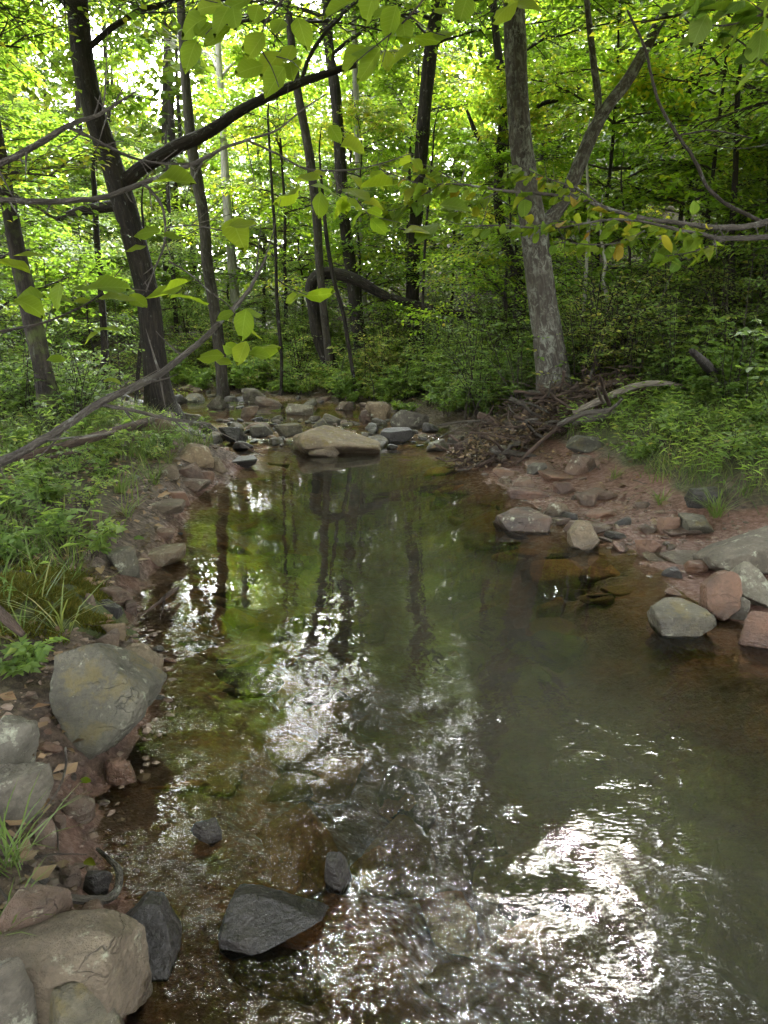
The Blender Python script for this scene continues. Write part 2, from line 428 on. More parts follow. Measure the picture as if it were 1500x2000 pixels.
# ------------------------------------------------------------------ creek outline and terrain
LEFT_PX = [(255, 2000), (250, 1840), (215, 1740), (165, 1650), (200, 1560), (245, 1480), (290, 1390), (300, 1290), (255, 1230),
           (270, 1150), (335, 1090), (350, 1030), (365, 985), (415, 945), (490, 908), (420, 885), (385, 862)]
RIGHT_PX = [(1520, 1260), (1440, 1215), (1330, 1160), (1300, 1110), (1240, 1075), (1130, 1045), (1075, 1010), (1010, 965), (950, 925),
            (905, 895), (860, 862), (820, 832)]
WUP = 0.12
lw = [on_plane(x, y)[:2] for x, y in LEFT_PX]
rw = [on_plane(x, y)[:2] for x, y in RIGHT_PX]
LEFTC = np.array([(-0.75, -6), (-0.8, -0.5), (-.78, .8)] + lw + [(-2.6, 10.3), (-3.6, 11.4), (-5.5, 12.6), (-9, 13.6), (-30, 16)])
RIGHTC = np.array([(2.6, -6), (2.5, -0.5), (2.25, 1.8)] + rw + [(.35, 11.2), (-.6, 12.6), (-1.9, 13.9), (-4, 15.2), (-8, 17), (-30, 21)])
POLY = np.vstack([LEFTC, RIGHTC[::-1]])
SEG_A = np.vstack([LEFTC[:-1], RIGHTC[:-1]]); SEG_B = np.vstack([LEFTC[1:], RIGHTC[1:]])
SEG_SIDE = np.array([0] * (len(LEFTC) - 1) + [1] * (len(RIGHTC) - 1))

def creek(x, y):
    """signed distance into the creek (positive in the water) and the nearer side (0 left bank, 1 right bank)"""
    p = np.stack([x, y], -1); best = np.full(len(p), 1e9); side = np.zeros(len(p), int)
    for a, b, s in zip(SEG_A, SEG_B, SEG_SIDE):
        ab = b - a; t = np.clip(((p - a) @ ab) / (ab @ ab), 0, 1)
        d = np.linalg.norm(p - a - t[:, None] * ab, axis=1)
        m = d < best; best[m] = d[m]; side[m] = s
    ins = np.zeros(len(p), bool); j = len(POLY) - 1
    for i in range(len(POLY)):
        xi, yi = POLY[i]; xj, yj = POLY[j]
        c = ((yi > p[:, 1]) != (yj > p[:, 1])) & (p[:, 0] < (xj - xi) * (p[:, 1] - yi) / (yj - yi + 1e-12) + xi)
        ins ^= c; j = i
    return np.where(ins, best, -best), side

def water_z(y):
    return WUP * sstep(8.75, 10.8, y)

def softp(x, k=1.0):
    return np.log1p(np.exp(np.clip(x / k, -30, 30))) * k

def land(x, y, full=False):
    x = np.asarray(x, float); y = np.asarray(y, float)
    d, side = creek(x, y)
    p = np.stack([x, y, x * 0], -1)
    n1 = fbm(p * .9, 3, 4); n2 = fbm(p * 5.0, 9, 4); n0 = fbm(p * .22, 5, 3)
    d = d + .06 * n2
    o = np.maximum(-d, 0); i = np.maximum(d, 0)
    bed = .44 * sstep(0, 1.5, i) ** 1.0 * (1 + .25 * n1) + .035 * n2 * sstep(0, .3, i)
    bed = bed * (1 - .72 * sstep(8.2, 9.2, y) + .55 * sstep(10.2, 11.0, y))
    zl = .30 * (1 - np.exp(-o / .28)) + .10 * sstep(.3, 2, o) + .02 * o + .08 * n1 * sstep(.1, .6, o) + .03 * n2 * sstep(0, .2, o)
    zr = .10 * o * (1 - sstep(1.0, 2.5, o)) + .42 * sstep(.5, 2.4, o) + .06 * n1 * sstep(.2, 1, o) + .018 * n2 * sstep(0, .3, o)
    hill = .62 * softp(x - 4.6 + .12 * (y - 10), .8) * sstep(5, 8.5, y) + .10 * softp(y - 14, 1.0)
    zr = zr + hill * sstep(.8, 3, o)
    far = .10 * softp(np.hypot(x, y) - 26, 2.0)
    z = np.where(side == 1, zr, zl + far * .8) + n0 * .35 * sstep(3, 9, o) + far * .25 * (side == 1)
    z = np.minimum(z, 16 + .03 * o)
    z = np.where(d > 0, -bed, z) + water_z(y) * (d > -12)
    if full: return z, d, side, bed
    return z

def ground(x, y):
    return float(land(np.array([x]), np.array([y]))[0])

def hit(x, y, surf=True):
    """where the sight line through the photograph's (x, y) meets the ground (or the water)"""
    d = ray(x, y); t = np.geomspace(.8, 60, 500)
    P = CAM + d * t[:, None]
    z = land(P[:, 0], P[:, 1])
    if surf: z = np.maximum(z, water_z(P[:, 1]))
    k = np.argmax(P[:, 2] < z)
    if k == 0: return P[-1]
    a = P[k - 1, 2] - z[k - 1]; b = P[k, 2] - z[k]; u = a / (a - b)
    return P[k - 1] * (1 - u) + P[k] * u

def axis(fine0, fine1, step, end0, end1, g=1.13):
    a = list(np.arange(fine0, fine1 + 1e-6, step)); s = step
    while a[-1] < end1: s *= g; a.append(a[-1] + s)
    s = step; b = [a[0]]
    while b[-1] > end0: s *= g; b.append(b[-1] - s)
    return np.array(b[:0:-1] + a)

def grid(xs, ys):
    X, Y = np.meshgrid(xs, ys); nx, ny = len(xs), len(ys)
    i = np.arange(ny - 1)[:, None] * nx + np.arange(nx - 1)[None]
    F = np.stack([i, i + 1, i + nx + 1, i + nx], -1).reshape(-1, 4)
    return X.ravel(), Y.ravel(), F

gx, gy, gf = grid(axis(-3.6, 4.2, .03, -160, 160), axis(.9, 9.6, .032, -60, 260, 1.07))
gz, gd, gs, gb = land(gx, gy, True)
o = np.maximum(-gd, 0)
p3 = np.stack([gx, gy, gx * 0], -1)
nn = fbm(p3 * 1.6, 21, 3)
mud = np.where(gs == 1, 1.0 - sstep(.75, 1.35, o + .35 * nn), .5 * (1 - sstep(.06, .22, o + .12 * nn)))
mud = mud * (1 - .65 * sstep(8.0, 10, gy))
green = np.clip(.55 + nn * .9, 0, 1) * sstep(.25, .8, o)
gzone = np.stack([mud, green, np.where(gd > 0, gb, -np.maximum(gz - water_z(gy), 0))], -1)
tag(mk('ground', np.stack([gx, gy, gz], -1), [gf], M['ground'], attrs={'zone': gzone}), kind='structure')

# ------------------------------------------------------------------ rocks
def ico(sub):
    import bmesh
    bm = bmesh.new(); bmesh.ops.create_icosphere(bm, subdivisions=sub, radius=1)
    V = np.array([v.co[:] for v in bm.verts]); F = np.array([[v.index for v in f.verts] for f in bm.faces]); bm.free()
    return nrm(V), F
ICO = {k: ico(k) for k in (3, 4, 5, 6)}

def rock_shape(seed, sub=5, planes=11, flat=.5, rough=.05, sharp=26, yaw=None, round_=0.0):
    """a stone broken along random planes, softened edges, rough faces; fits a unit box"""
    r = np.random.default_rng(seed); D, F = ICO[sub]
    N = nrm(r.normal(size=(planes, 3))); N[0] = nrm(np.array([r.normal() * .15, r.normal() * .15, 1])); N[1] = -N[0]
    dd = r.uniform(.62, 1.0, planes); dd[0] *= flat + .1; dd[1] *= flat + .1
    c = np.maximum(D @ N.T, 1e-3) / dd
    rad = 1.0 / (np.sum(c ** sharp, 1) ** (1 / sharp))
    rad = np.minimum(rad, 1.5)
    rad = rad * (1 - round_) + round_
    V = D * rad[:, None]
    V = V * (1 + rough * fbm(V * 1.8 + seed, seed, 4)[:, None] + rough * .5 * fbm(V * 8 + seed, seed + 5, 4)[:, None] + rough * .4 * np.tanh(4 * fbm(V @ BED * 1.6 + seed, seed + 9, 2))[:, None])
    a = r.uniform(0, 2 * np.pi) if yaw is None else yaw
    R = np.array([[math.cos(a), -math.sin(a), 0], [math.sin(a), math.cos(a), 0], [0, 0, 1]])
    V = V @ R.T
    lo, hi = V.min(0), V.max(0)
    return (V - (lo + hi) / 2) / (hi - lo), F

BED = np.array(Matrix.Rotation(.3, 3, 'X') @ Matrix.Rotation(.2, 3, 'Y')) @ np.diag([.5, .5, 3.2])      # bedding planes
ROCKS = []
def rock(box, mat, label, seed, name='rock', k=.7, planes=11, flat=.7, rough=.05, tilt=(0, 0), sink=.3, z=None, sub=5, yaw=None,
         group=None, cat='rock', round_=0.0, hmin=.13, sharp=26):
    """a stone whose outline fills the box (x0, y0, x1, y1) of the photograph, resting on the ground there"""
    x0, y0, x1, y1 = box
    by = y1 - .04 * (y1 - y0)
    base = hit((x0 + x1) / 2, min(by, 2080)) if z is None else on_plane((x0 + x1) / 2, by, z)
    dep = float((base - CAM) @ FWD)
    w = (x1 - x0) / FPX * dep; hm = (y1 - y0) / FPX * dep
    v = base - CAM; ang = math.atan2(-v[2], math.hypot(v[0], v[1]))
    ly = k * w
    hz = (hm - ly * .62 * math.sin(ang)) / math.cos(ang)
    if hz < hmin * w:
        hz = hmin * w; ly = max((hm - hz * math.cos(ang)) / (.62 * math.sin(ang) + 1e-3), .35 * w)
    H_ = hz * (1 + sink)
    V, F = rock_shape(seed, sub, planes, flat, rough, yaw=yaw, round_=round_, sharp=sharp)
    V = V * np.array([w, ly, H_])
    if tilt != (0, 0):
        Rm = np.array(Matrix.Rotation(math.radians(tilt[0]), 3, 'X') @ Matrix.Rotation(math.radians(tilt[1]), 3, 'Y'))
        V = V @ Rm.T
    az = math.atan2(v[0], v[1])
    Rz = np.array([[math.cos(-az), -math.sin(-az), 0], [math.sin(-az), math.cos(-az), 0], [0, 0, 1]])
    V = V @ Rz.T
    c = base + np.array([math.sin(az), math.cos(az), 0]) * ly * .36
    c[2] = base[2] + hz - H_ / 2
    o = mk(name, V, [F], M[mat], loc=tuple(c))
    tag(o, label, cat, group); ROCKS.append((c[0], c[1], max(w, ly) / 2))
    return o

def rpoly(poly, mat, label, seed, thick=.7, front=(0, .3, 1), fd=.8, extra=(), name='rock', rough=.045, sub=6, sharp=42, z=None, chamfer=5, by=None):
    """a broken stone whose silhouette from the near side is the given polygon; faces, a back and chamfers cut by planes"""
    r = np.random.default_rng(seed); A = np.array(poly, float); x0, y0 = A.min(0); x1, y1 = A.max(0)
    by = by or y1 - .04 * (y1 - y0)
    base = hit((x0 + x1) / 2, min(by, 2080)) if z is None else on_plane((x0 + x1) / 2, by, z)
    dep = float((base - CAM) @ FWD); S = dep / FPX; cx, cy = A.mean(0)
    P = np.stack([(A[:, 0] - cx), (cy - A[:, 1])], -1) * S; w = (x1 - x0) * S; T = thick * w / 2
    N, d = [], []
    for i in range(len(P)):
        a, b = P[i], P[(i + 1) % len(P)]; e = b - a; n = np.array([e[1], -e[0]]); n /= np.linalg.norm(n) + 1e-9
        o_ = n @ a
        if o_ < 0: n, o_ = -n, -o_
        N.append([n[0], n[1], r.normal(.05, .16)]); d.append(max(o_, .04 * w))
    N.append(front); d.append(T * fd); N.append((r.normal(0, .1), .15, -1)); d.append(T)
    for n_, o_ in extra: N.append(n_); d.append(o_ * w)
    for k in range(chamfer):
        n = r.normal(size=3); n[2] = abs(n[2]) * (1 if k % 2 else -1); n /= np.linalg.norm(n)
        N.append(n); d.append((np.max(P @ n[:2]) + abs(n[2]) * T) * r.uniform(.80, .93))
    ln = np.linalg.norm(N, axis=1); N = np.array(N) / ln[:, None]; d = np.array(d) / np.where(np.arange(len(ln)) < len(P), 1, 1)
    D, F = ICO[sub]
    c = np.maximum(D @ N.T, 1e-4) / d; rad = 1 / (np.sum(c ** sharp, 1) ** (1 / sharp))
    V = D * rad[:, None]; q = V / w
    V = V * (1 + rough * fbm(q * 4 + seed, seed, 4)[:, None] + rough * .5 * fbm(q * 16 + seed, seed + 5, 3)[:, None] + rough * .16 * fbm(q * 60 + seed, seed + 8, 2)[:, None] + rough * .45 * np.tanh(4 * fbm(q @ BED * 3 + seed, seed + 9, 2))[:, None])
    c3 = CAM + ray(cx, cy) * (dep + T * .55)
    W = V[:, 0:1] * RGT + V[:, 1:2] * UPV - V[:, 2:3] * FWD
    o = mk(name, W, [F], M[mat], loc=tuple(c3)); tag(o, label, 'rock'); ROCKS.append((c3[0], c3[1], w / 2)); return o

# bottom-left bank
rpoly([(178, 1256), (208, 1262), (302, 1342), (288, 1400), (206, 1478), (150, 1446), (106, 1365), (112, 1278)], 'mossgrey', 'large smooth grey boulder with a flat face leaning on the left bank', 41, thick=.8, front=(-.12, .3, 1), fd=.7, name='boulder')
rpoly([(234, 1272), (262, 1254), (300, 1276), (303, 1300), (290, 1345), (250, 1330), (230, 1300)], 'tan', 'tan angular stone tucked behind the right shoulder of the large smooth grey boulder', 12, thick=.9, front=(.3, .2, 1), extra=(((.1, .9, .5), .30),))
rock((200, 1212, 247, 1254), 'tan', 'small tan stone a little above the large smooth grey boulder', 5)
rock((186, 1232, 236, 1275), 'brown', 'small brown stone just behind the large smooth grey boulder', 23)
rock((-30, 1400, 82, 1515), 'pale', 'pale lichen-spotted rock at the left edge below the large grey boulder', 31, planes=10, flat=.9, sub=6)
rock((-40, 1490, 108, 1612), 'grey', 'dull grey rock with a flat slanting face under the pale lichen-spotted rock', 77, planes=9, sub=6)
rock((208, 1478, 268, 1535), 'red', 'rounded reddish wet stone at the waterline below the large grey boulder', 9, round_=.45)
rock((8, 1738, 150, 1850), 'brown', 'brown slab half buried behind the blocky tan rock in the near corner', 18, planes=9)
rpoly([(-40, 1842), (60, 1814), (200, 1806), (246, 1828), (250, 1900), (246, 1990), (-40, 2000)], 'tan', 'big blocky tan-brown rock with a flat top in the near left corner', 64, thick=.7, front=(.1, -.12, 1), fd=.75, extra=(((0, .87, .5), .27), ((.75, .45, .45), .46)), name='boulder')
rock((-50, 1880, 76, 2060), 'grey', 'dark grey angular rock at the very corner in front of the blocky tan rock', 37, planes=9, flat=.9, sub=6)
rock((98, 1918, 248, 2070), 'mossgrey', 'greenish grey rounded rock in front of the blocky tan rock', 52, planes=11, flat=.9, sub=6, round_=.2)
rpoly([(288, 1754), (312, 1760), (352, 1836), (345, 1890), (262, 1930), (224, 1830), (252, 1786)], 'dark', 'black wet pointed stone standing in the shallows by the blocky tan rock', 14, thick=.8, front=(.1, .5, 1), z=0, by=1880)
rpoly([(452, 1754), (505, 1746), (575, 1768), (654, 1786), (640, 1800), (545, 1824), (438, 1866), (430, 1815)], 'dark', 'black wet wedge-shaped stone breaking the surface in the near shallows', 88, thick=.6, front=(.1, 1.7, 1), z=-.03, by=1856, fd=.45)
rock((634, 1668, 688, 1738), 'dark', 'small black wet stone standing upright in the ripples', 15, z=0, flat=1.0, hmin=.3, k=1.2, sink=.6)
rock((376, 1600, 434, 1648), 'dark', 'low black wet stone in the shallows above the wedge-shaped stone', 16, z=0)
rock((126, 1556, 188, 1608), 'brown', 'rounded brown stone on the mud below the reddish wet stone', 19, round_=.4)
rock((72, 1600, 112, 1660), 'brown', 'upright brown stone on the mud under the dull grey rock', 26, flat=1.0)
rock((104, 1592, 130, 1620), 'brown', 'egg-sized brown stone between two brown stones on the mud', 27, 'stone', round_=.4, sub=4)
rock((160, 1700, 222, 1756), 'dark', 'dark stone lying inside the bend of the curved stick', 28)
rock((120, 1695, 160, 1735), 'brown', 'dusky stone left of the dark stone by the curved stick', 29, sub=4)
rock((120, 1780, 165, 1825), 'dark', 'dark stone in the gap behind the blocky tan rock', 30, sub=4)
rock((165, 1765, 205, 1815), 'brown', 'wet brown stone below the curved stick', 33, sub=4)
# left shore further up
rpoly([(285, 1072), (345, 1054), (356, 1062), (352, 1092), (318, 1110), (288, 1088)], 'tan', 'flat tan slab with a dark wet underside on the left waterline', 45, thick=.9, front=(0, -.1, 1), extra=(((-.1, .95, .3), .10),))
rpoly([(300, 982), (345, 966), (360, 978), (357, 992), (312, 1010), (300, 996)], 'tan', 'flat-topped square tan slab at the end of the grass on the left shore', 46, thick=.9, front=(0, -.1, 1), extra=(((0, .95, .3), .10),))
rock((343, 932, 414, 962), 'brown', 'flat brown stone on the left shore near the riffle', 47, flat=.6)
rock((212, 1066, 272, 1124), 'mossgrey', 'dark grey stone under the overhanging left bank', 48)
rock((193, 1142, 262, 1184), 'brown', 'brown stone in the mud below the left bank', 49)
rock((186, 1170, 240, 1206), 'dark', 'dark low stone beside the mossy mound', 50)
rock((243, 1172, 268, 1200), 'brown', 'small squarish stone beside the dark low stone', 51, sub=4)
rock((296, 1030, 345, 1052), 'brown', 'thin brown stone between the two tan slabs of the left shore', 53, flat=.5)
rock((165, 1160, 190, 1200), 'brown', 'upright brown stone at the foot of the mossy mound', 54, sub=4)
rock((342, 866, 418, 908), 'tan', 'rounded tan stone at the head of the left shore', 55, round_=.2)
rock((300, 850, 350, 885), 'brown', 'brown stone behind the rounded tan stone', 56)
rock((408, 893, 442, 922), 'tan', 'small pale tan stone where the left shore meets the pool', 57, sub=4)
rock((438, 891, 503, 914), 'dark', 'dark flat stone at the tip of the left shore', 58, flat=.5)
rock((348, 904, 398, 938), 'brown', 'squat brown stone just before the rounded tan stone', 59)
rock((378, 918, 420, 942), 'red', 'muddy stone among leaves on the left shore', 60, sub=4)
rock((312, 905, 350, 935), 'tan', 'light stone in the leaf litter of the left shore', 61, sub=4)
rock((330, 958, 372, 985), 'red', 'muddy flat stone beside the square tan slab', 62, sub=4, flat=.5)
# head of the pool and the riffle
rpoly([(584, 848), (628, 833), (690, 838), (754, 866), (750, 890), (600, 894), (578, 874)], 'ochre', 'large ochre-stained boulder in the middle at the head of the pool', 63, thick=.75, front=(-.2, .4, 1), extra=(((.15, .9, .35), .095),), z=-.02, name='boulder')
rock((602, 868, 664, 893), 'tan', 'low tan stone in front of the large ochre-stained boulder', 66, z=0, flat=.6)
rock((742, 836, 810, 868), 'dark', 'dark grey wet rock just right of the ochre-stained boulder', 67, z=0.0)
rock((762, 798, 838, 840), 'grey', 'light grey slab sloping to the left on the far right shore', 68, flat=.6, planes=8)
rock((712, 784, 764, 822), 'tan', 'tan stone behind the light grey sloping slab', 69)
rock((700, 800, 730, 824), 'brown', 'squat stone left of the tan stone by the far pool', 70, sub=4)
rock((832, 858, 876, 882), 'pale', 'pale stone at the right end of the pool head', 71, z=0)
rock((558, 788, 614, 812), 'pale', 'pale flat stone in the middle of the upper riffle', 72, z=.12, flat=.5)
rock((472, 758, 518, 788), 'grey', 'round grey boulder on the far bar across the riffle', 73, round_=.4)
rock((404, 773, 442, 800), 'grey', 'squarish grey stone on the far bar near a trunk', 74, flat=.9)
rock((470, 793, 506, 814), 'brown', 'brown stone in the upper riffle under the round grey boulder', 75, z=.12)
rock((610, 818, 640, 838), 'mossgrey', 'knobby little stone perched behind the ochre-stained boulder', 76, z=.1, flat=1.0)
rock((352, 838, 412, 874), 'dark', 'dark wet boulder at the left end of the stone row across the riffle', 78, z=.06)
rock((428, 833, 482, 862), 'dark', 'second dark stone from the left in the row across the riffle', 79, z=.06)
rock((488, 828, 534, 852), 'mossgrey', 'grey stone in the middle of the row across the riffle', 80, z=.06)
rock((534, 826, 592, 850), 'mossgrey', 'grey stone closest to the ochre-stained boulder in the row across the riffle', 81, z=.06)
rock((285, 815, 345, 850), 'brown', 'brown rock at the foot of the big left trunk', 82)
rock((345, 806, 395, 832), 'mossgrey', 'grey rock in the riffle beside the big left trunk', 83, z=.12)
rock((300, 790, 340, 812), 'mossgrey', 'mossy stone right against the base of the big left trunk', 84)
rock((655, 784, 690, 802), 'brown', 'brown stone on the far right shore of the riffle', 85)
# right bank
rpoly([(966, 1012), (1000, 990), (1050, 988), (1076, 1010), (1072, 1040), (985, 1042)], 'brown', 'low brown flat-topped rock at the right waterline', 86, thick=.8, front=(-.1, .1, 1), extra=(((0, .95, .3), .12),), z=-.02)
rpoly([(1110, 1042), (1134, 1016), (1150, 1019), (1170, 1060), (1152, 1078), (1114, 1068)], 'tan', 'tan pyramid-shaped stone standing in the right shallows', 87, thick=.9, front=(-.2, .3, 1), z=-.02)
rpoly([(1360, 1094), (1400, 1068), (1500, 1034), (1570, 1018), (1570, 1130), (1420, 1122), (1368, 1106)], 'grey', 'big long grey slab tilted up at the right edge', 89, thick=.6, front=(.05, -.1, 1), extra=(((-.25, .9, .4), .13),), name='boulder')
rpoly([(1440, 1112), (1462, 1098), (1488, 1118), (1496, 1192), (1440, 1166), (1426, 1134)], 'pale', 'pale upright stone in front of the big tilted slab', 90, thick=.7, front=(0, .4, 1))
rpoly([(1376, 1142), (1400, 1122), (1434, 1114), (1444, 1150), (1428, 1195), (1400, 1212), (1372, 1188)], 'red', 'reddish upright slab leaning on the pale upright stone', 91, thick=.6, front=(-.2, .4, 1))
rpoly([(1272, 1188), (1298, 1167), (1346, 1167), (1376, 1190), (1384, 1220), (1335, 1250), (1282, 1244)], 'mossgrey', 'dark rounded rock with a wet foot at the right waterline', 92, thick=.85, front=(0, -.05, 1), extra=(((0, .9, .4), .17),), z=-.02)
rock((1422, 1164, 1460, 1212), 'grey', 'small grey stone at the foot of the pale upright stone', 93, sub=4)
rock((1446, 1186, 1540, 1268), 'red', 'reddish wet flat rock at the right edge of the water', 94, flat=.6)
rock((1322, 1004, 1394, 1048), 'mossgrey', 'dark grey stone on the pink mud of the right bank', 95)
rock((1282, 1006, 1326, 1044), 'red', 'muddy stone beside the dark grey stone on the pink mud', 96)
rock((1056, 976, 1114, 1014), 'tan', 'tan stone behind the low brown flat-topped rock', 97, flat=.7)
rock((998, 930, 1048, 958), 'brown', 'brown stone on the mud near the root wad', 98)
rock((1028, 902, 1068, 928), 'grey', 'grey stone lying against the root wad', 99)
rock((1078, 940, 1126, 966), 'red', 'muddy stone on the upper right shore between two others', 100, sub=4, flat=.6)
rock((1102, 886, 1166, 928), 'brown', 'dark brown rock in the leaves behind the root wad', 101)
rock((1336, 950, 1404, 994), 'dark', 'dark boulder under the right bank grass', 102)
rock((1238, 1048, 1290, 1090), 'red', 'reddish stone at the edge of the right shallows', 103)
rock((1292, 1106, 1334, 1130), 'dark', 'small dark wet stone left of the reddish upright slab', 104, sub=4)
rock((1336, 1094, 1384, 1122), 'red', 'muddy wet stone under the big tilted slab', 105, sub=4)
rock((1120, 962, 1166, 990), 'brown', 'brown stone in the middle of the right mud bar', 106, sub=4)
rock((1090, 1000, 1128, 1022), 'dark', 'dark stone between the tan pyramid and the low brown rock', 107, sub=4, z=0)
rock((1178, 1036, 1224, 1054), 'dark', 'dark flat stone just right of the tan pyramid-shaped stone', 108, flat=.4, sub=4)
rock((1105, 850, 1180, 886), 'mossgrey', 'mossy grey rock beside the fallen log on the right bank', 109)
rock((960, 870, 1000, 905), 'pale', 'pale stone under the tip of the root wad', 110, sub=4)
rock((915, 840, 990, 868), 'tan', 'tan flat stone between the pool head and the root wad', 111, flat=.5)
rock((870, 850, 912, 872), 'mossgrey', 'grey stone beside the pale stone at the pool head', 112, sub=4, z=0)
# stones under the water
def sunk(box, mat, label, seed, depth, **kw):
    x0, y0, x1, y1 = box
    dep_px = hit((x0 + x1) / 2, (y0 + y1) / 2)
    top = -depth
    p0 = on_plane((x0 + x1) / 2, (y0 + y1) / 2, top)
    d = float((p0 - CAM) @ FWD); w = (x1 - x0) / FPX * d
    v = p0 - CAM; ang = math.atan2(-v[2], math.hypot(v[0], v[1]))
    ly = (y1 - y0) / FPX * d / math.sin(ang)
    gz_ = ground(p0[0], p0[1]); H_ = max(top - gz_ + .06, .10)
    V, F = rock_shape(seed, kw.get('sub', 5), kw.get('planes', 9), .5, .03, round_=kw.get('round_', 0))
    V = V * np.array([w, ly, H_]); V[:, 2] += top - H_ / 2
    o = mk('rock', V, [F], M[mat], loc=(p0[0], p0[1], 0))
    tag(o, label, 'rock'); return o
sunk((462, 1560, 660, 1752), 'sunk', 'big orange-brown slab under the water above the black wedge-shaped stone', 201, .07, sub=6)
sunk((1030, 1080, 1152, 1126), 'sunk', 'orange oval rock just under the water near the right shallows', 202, .02, round_=.3)
sunk((238, 1690, 380, 1765), 'sunk', 'ochre slab under the water right of the curved stick', 203, .05)
sunk((296, 1618, 366, 1655), 'sunk', 'small ochre slab under the water below the left shore', 204, .04)
sunk((470, 1495, 650, 1555), 'sunk_olive', 'long brown slab under the rippled water in the middle', 205, .12)
sunk((488, 1310, 600, 1372), 'sunk', 'orange rock under the water in mid pool', 206, .10)
sunk((376, 1208, 444, 1242), 'sunk', 'small orange rock under the water off the left shore', 207, .07)
sunk((466, 1200, 545, 1262), 'sunk_olive', 'olive-brown rock under the water off the left shore', 208, .12)
sunk((680, 1560, 850, 1710), 'sunk_olive', 'olive-brown boulder deep under the water right of the big orange slab', 209, .16, sub=6)
sunk((1380, 1640, 1560, 1810), 'sunk_olive', 'brown boulder under the water at the right edge', 210, .15)
sunk((330, 1560, 470, 1640), 'sunk', 'ochre slab under the water behind the low black stone', 211, .06)
sunk((560, 1440, 700, 1500), 'sunk', 'tilted orange slab under the water in mid creek', 212, .10)
sunk((500, 1250, 580, 1290), 'sunk', 'flat orange rock under the water above the mid-pool orange rock', 213, .10)
sunk((1290, 1205, 1420, 1262), 'sunk', 'orange slab under the water at the foot of the dark rounded rock', 214, .04)
sunk((1400, 1270, 1540, 1345), 'sunk', 'orange-brown slab under the water below the reddish wet flat rock', 215, .06)
sunk((1170, 1080, 1310, 1130), 'sunk', 'broad orange slab under the right shallows', 216, .04)
sunk((700, 940, 760, 956), 'sunk', 'orange-brown rock showing through the water in the far pool', 217, .02)
sunk((440, 960, 490, 980), 'sunk', 'orange rock under the water near the tip of the left shore', 218, .04)
sunk((900, 1180, 1010, 1230), 'sunk_olive', 'dim brown rock deep under the middle of the pool', 219, .2)
sunk((520, 1900, 640, 2000), 'sunk_olive', 'dim olive slab under the near ripples', 220, .16)
sunk((270, 1860, 400, 1960), 'sunk', 'ochre-brown slab under the water beside the blocky tan rock', 221, .08)

def bed_slabs(n, box, cond, smin, smax, label, group, seed):
    r = np.random.default_rng(seed); c = 0
    while c < n:
        x, y = r.uniform(box[0], box[1]), r.uniform(box[2], box[3])
        z, d, s_, b = [v[0] for v in land(np.array([x]), np.array([y]), True)]
        if not cond(d, s_): continue
        w = r.uniform(smin, smax); h = min(max(b * .5, .03), .13) * r.uniform(.7, 1.2)
        V, F = rock_shape(900 + seed * 60 + c, 4, 7, .5, .05, sharp=40); V = V * np.array([w, w * r.uniform(.45, .8), h * 1.5])
        Rm = np.array(Matrix.Rotation(r.normal(0, .12), 3, 'X') @ Matrix.Rotation(r.normal(0, .12), 3, 'Y')); V = V @ Rm.T
        mt = ['sunk', 'sunk', 'sunk_olive', 'sunk_dark'][int(r.integers(4))]
        o = mk('rock', V, [F], M[mt], loc=(x, y, min(z + h * .4, -.03 - h * .8)))
        tag(o, label.format({'sunk': 'orange-brown', 'sunk_olive': 'olive-brown', 'sunk_dark': 'dark'}[mt]), 'rock', group); c += 1
bed_slabs(85, (-1.6, 1.0, 1.0, 5.2), lambda d, s: .06 < d < 1.3, .09, .34, '{} silted slab on the stream bed off the near left bank', 'slabs on the bed off the left bank', 1)
bed_slabs(36, (.3, 2.6, 3.2, 8.0), lambda d, s: .03 < d < .7 and s == 1, .12, .36, '{} silted slab on the stream bed off the right bank', 'slabs on the bed off the right bank', 2)
bed_slabs(14, (-1.8, .2, 5.0, 8.8), lambda d, s: .03 < d < .8 and s == 0, .12, .34, '{} silted slab on the stream bed off the left shore by the grass', 'slabs on the bed off the far left shore', 3)

r_ = np.random.default_rng(55); c_ = 0
while c_ < 17:
    x, y = r_.uniform(.5, 2.6), r_.uniform(3.8, 8.6)
    z, d, s_, b = [v[0] for v in land(np.array([x]), np.array([y]), True)]
    if not (s_ == 1 and -.55 < d < .12) or not all((x - a) ** 2 + (y - b2) ** 2 > (c * .7) ** 2 for a, b2, c in ROCKS): continue
    w_ = r_.uniform(.14, .40); V, F = rock_shape(1500 + c_, 5, 8, .5, .06, sharp=40); V = V * np.array([w_, w_ * r_.uniform(.5, .85), w_ * r_.uniform(.2, .34)])
    V = V @ np.array(Matrix.Rotation(r_.normal(0, .14), 3, 'X') @ Matrix.Rotation(r_.normal(0, .14), 3, 'Y')).T
    mt = ['red', 'red', 'brown', 'tan'][int(r_.integers(4))]
    o = mk('rock', V, [F], M[mt], loc=(x, y, max(z, -.03) + w_ * .03)); ROCKS.append((x, y, w_ * .4))
    tag(o, {'red': 'muddy red', 'brown': 'brown', 'tan': 'tan'}[mt] + ' flat slab half sunk in the wet clay of the right bank', 'rock', 'flat slabs of the right bank'); c_ += 1

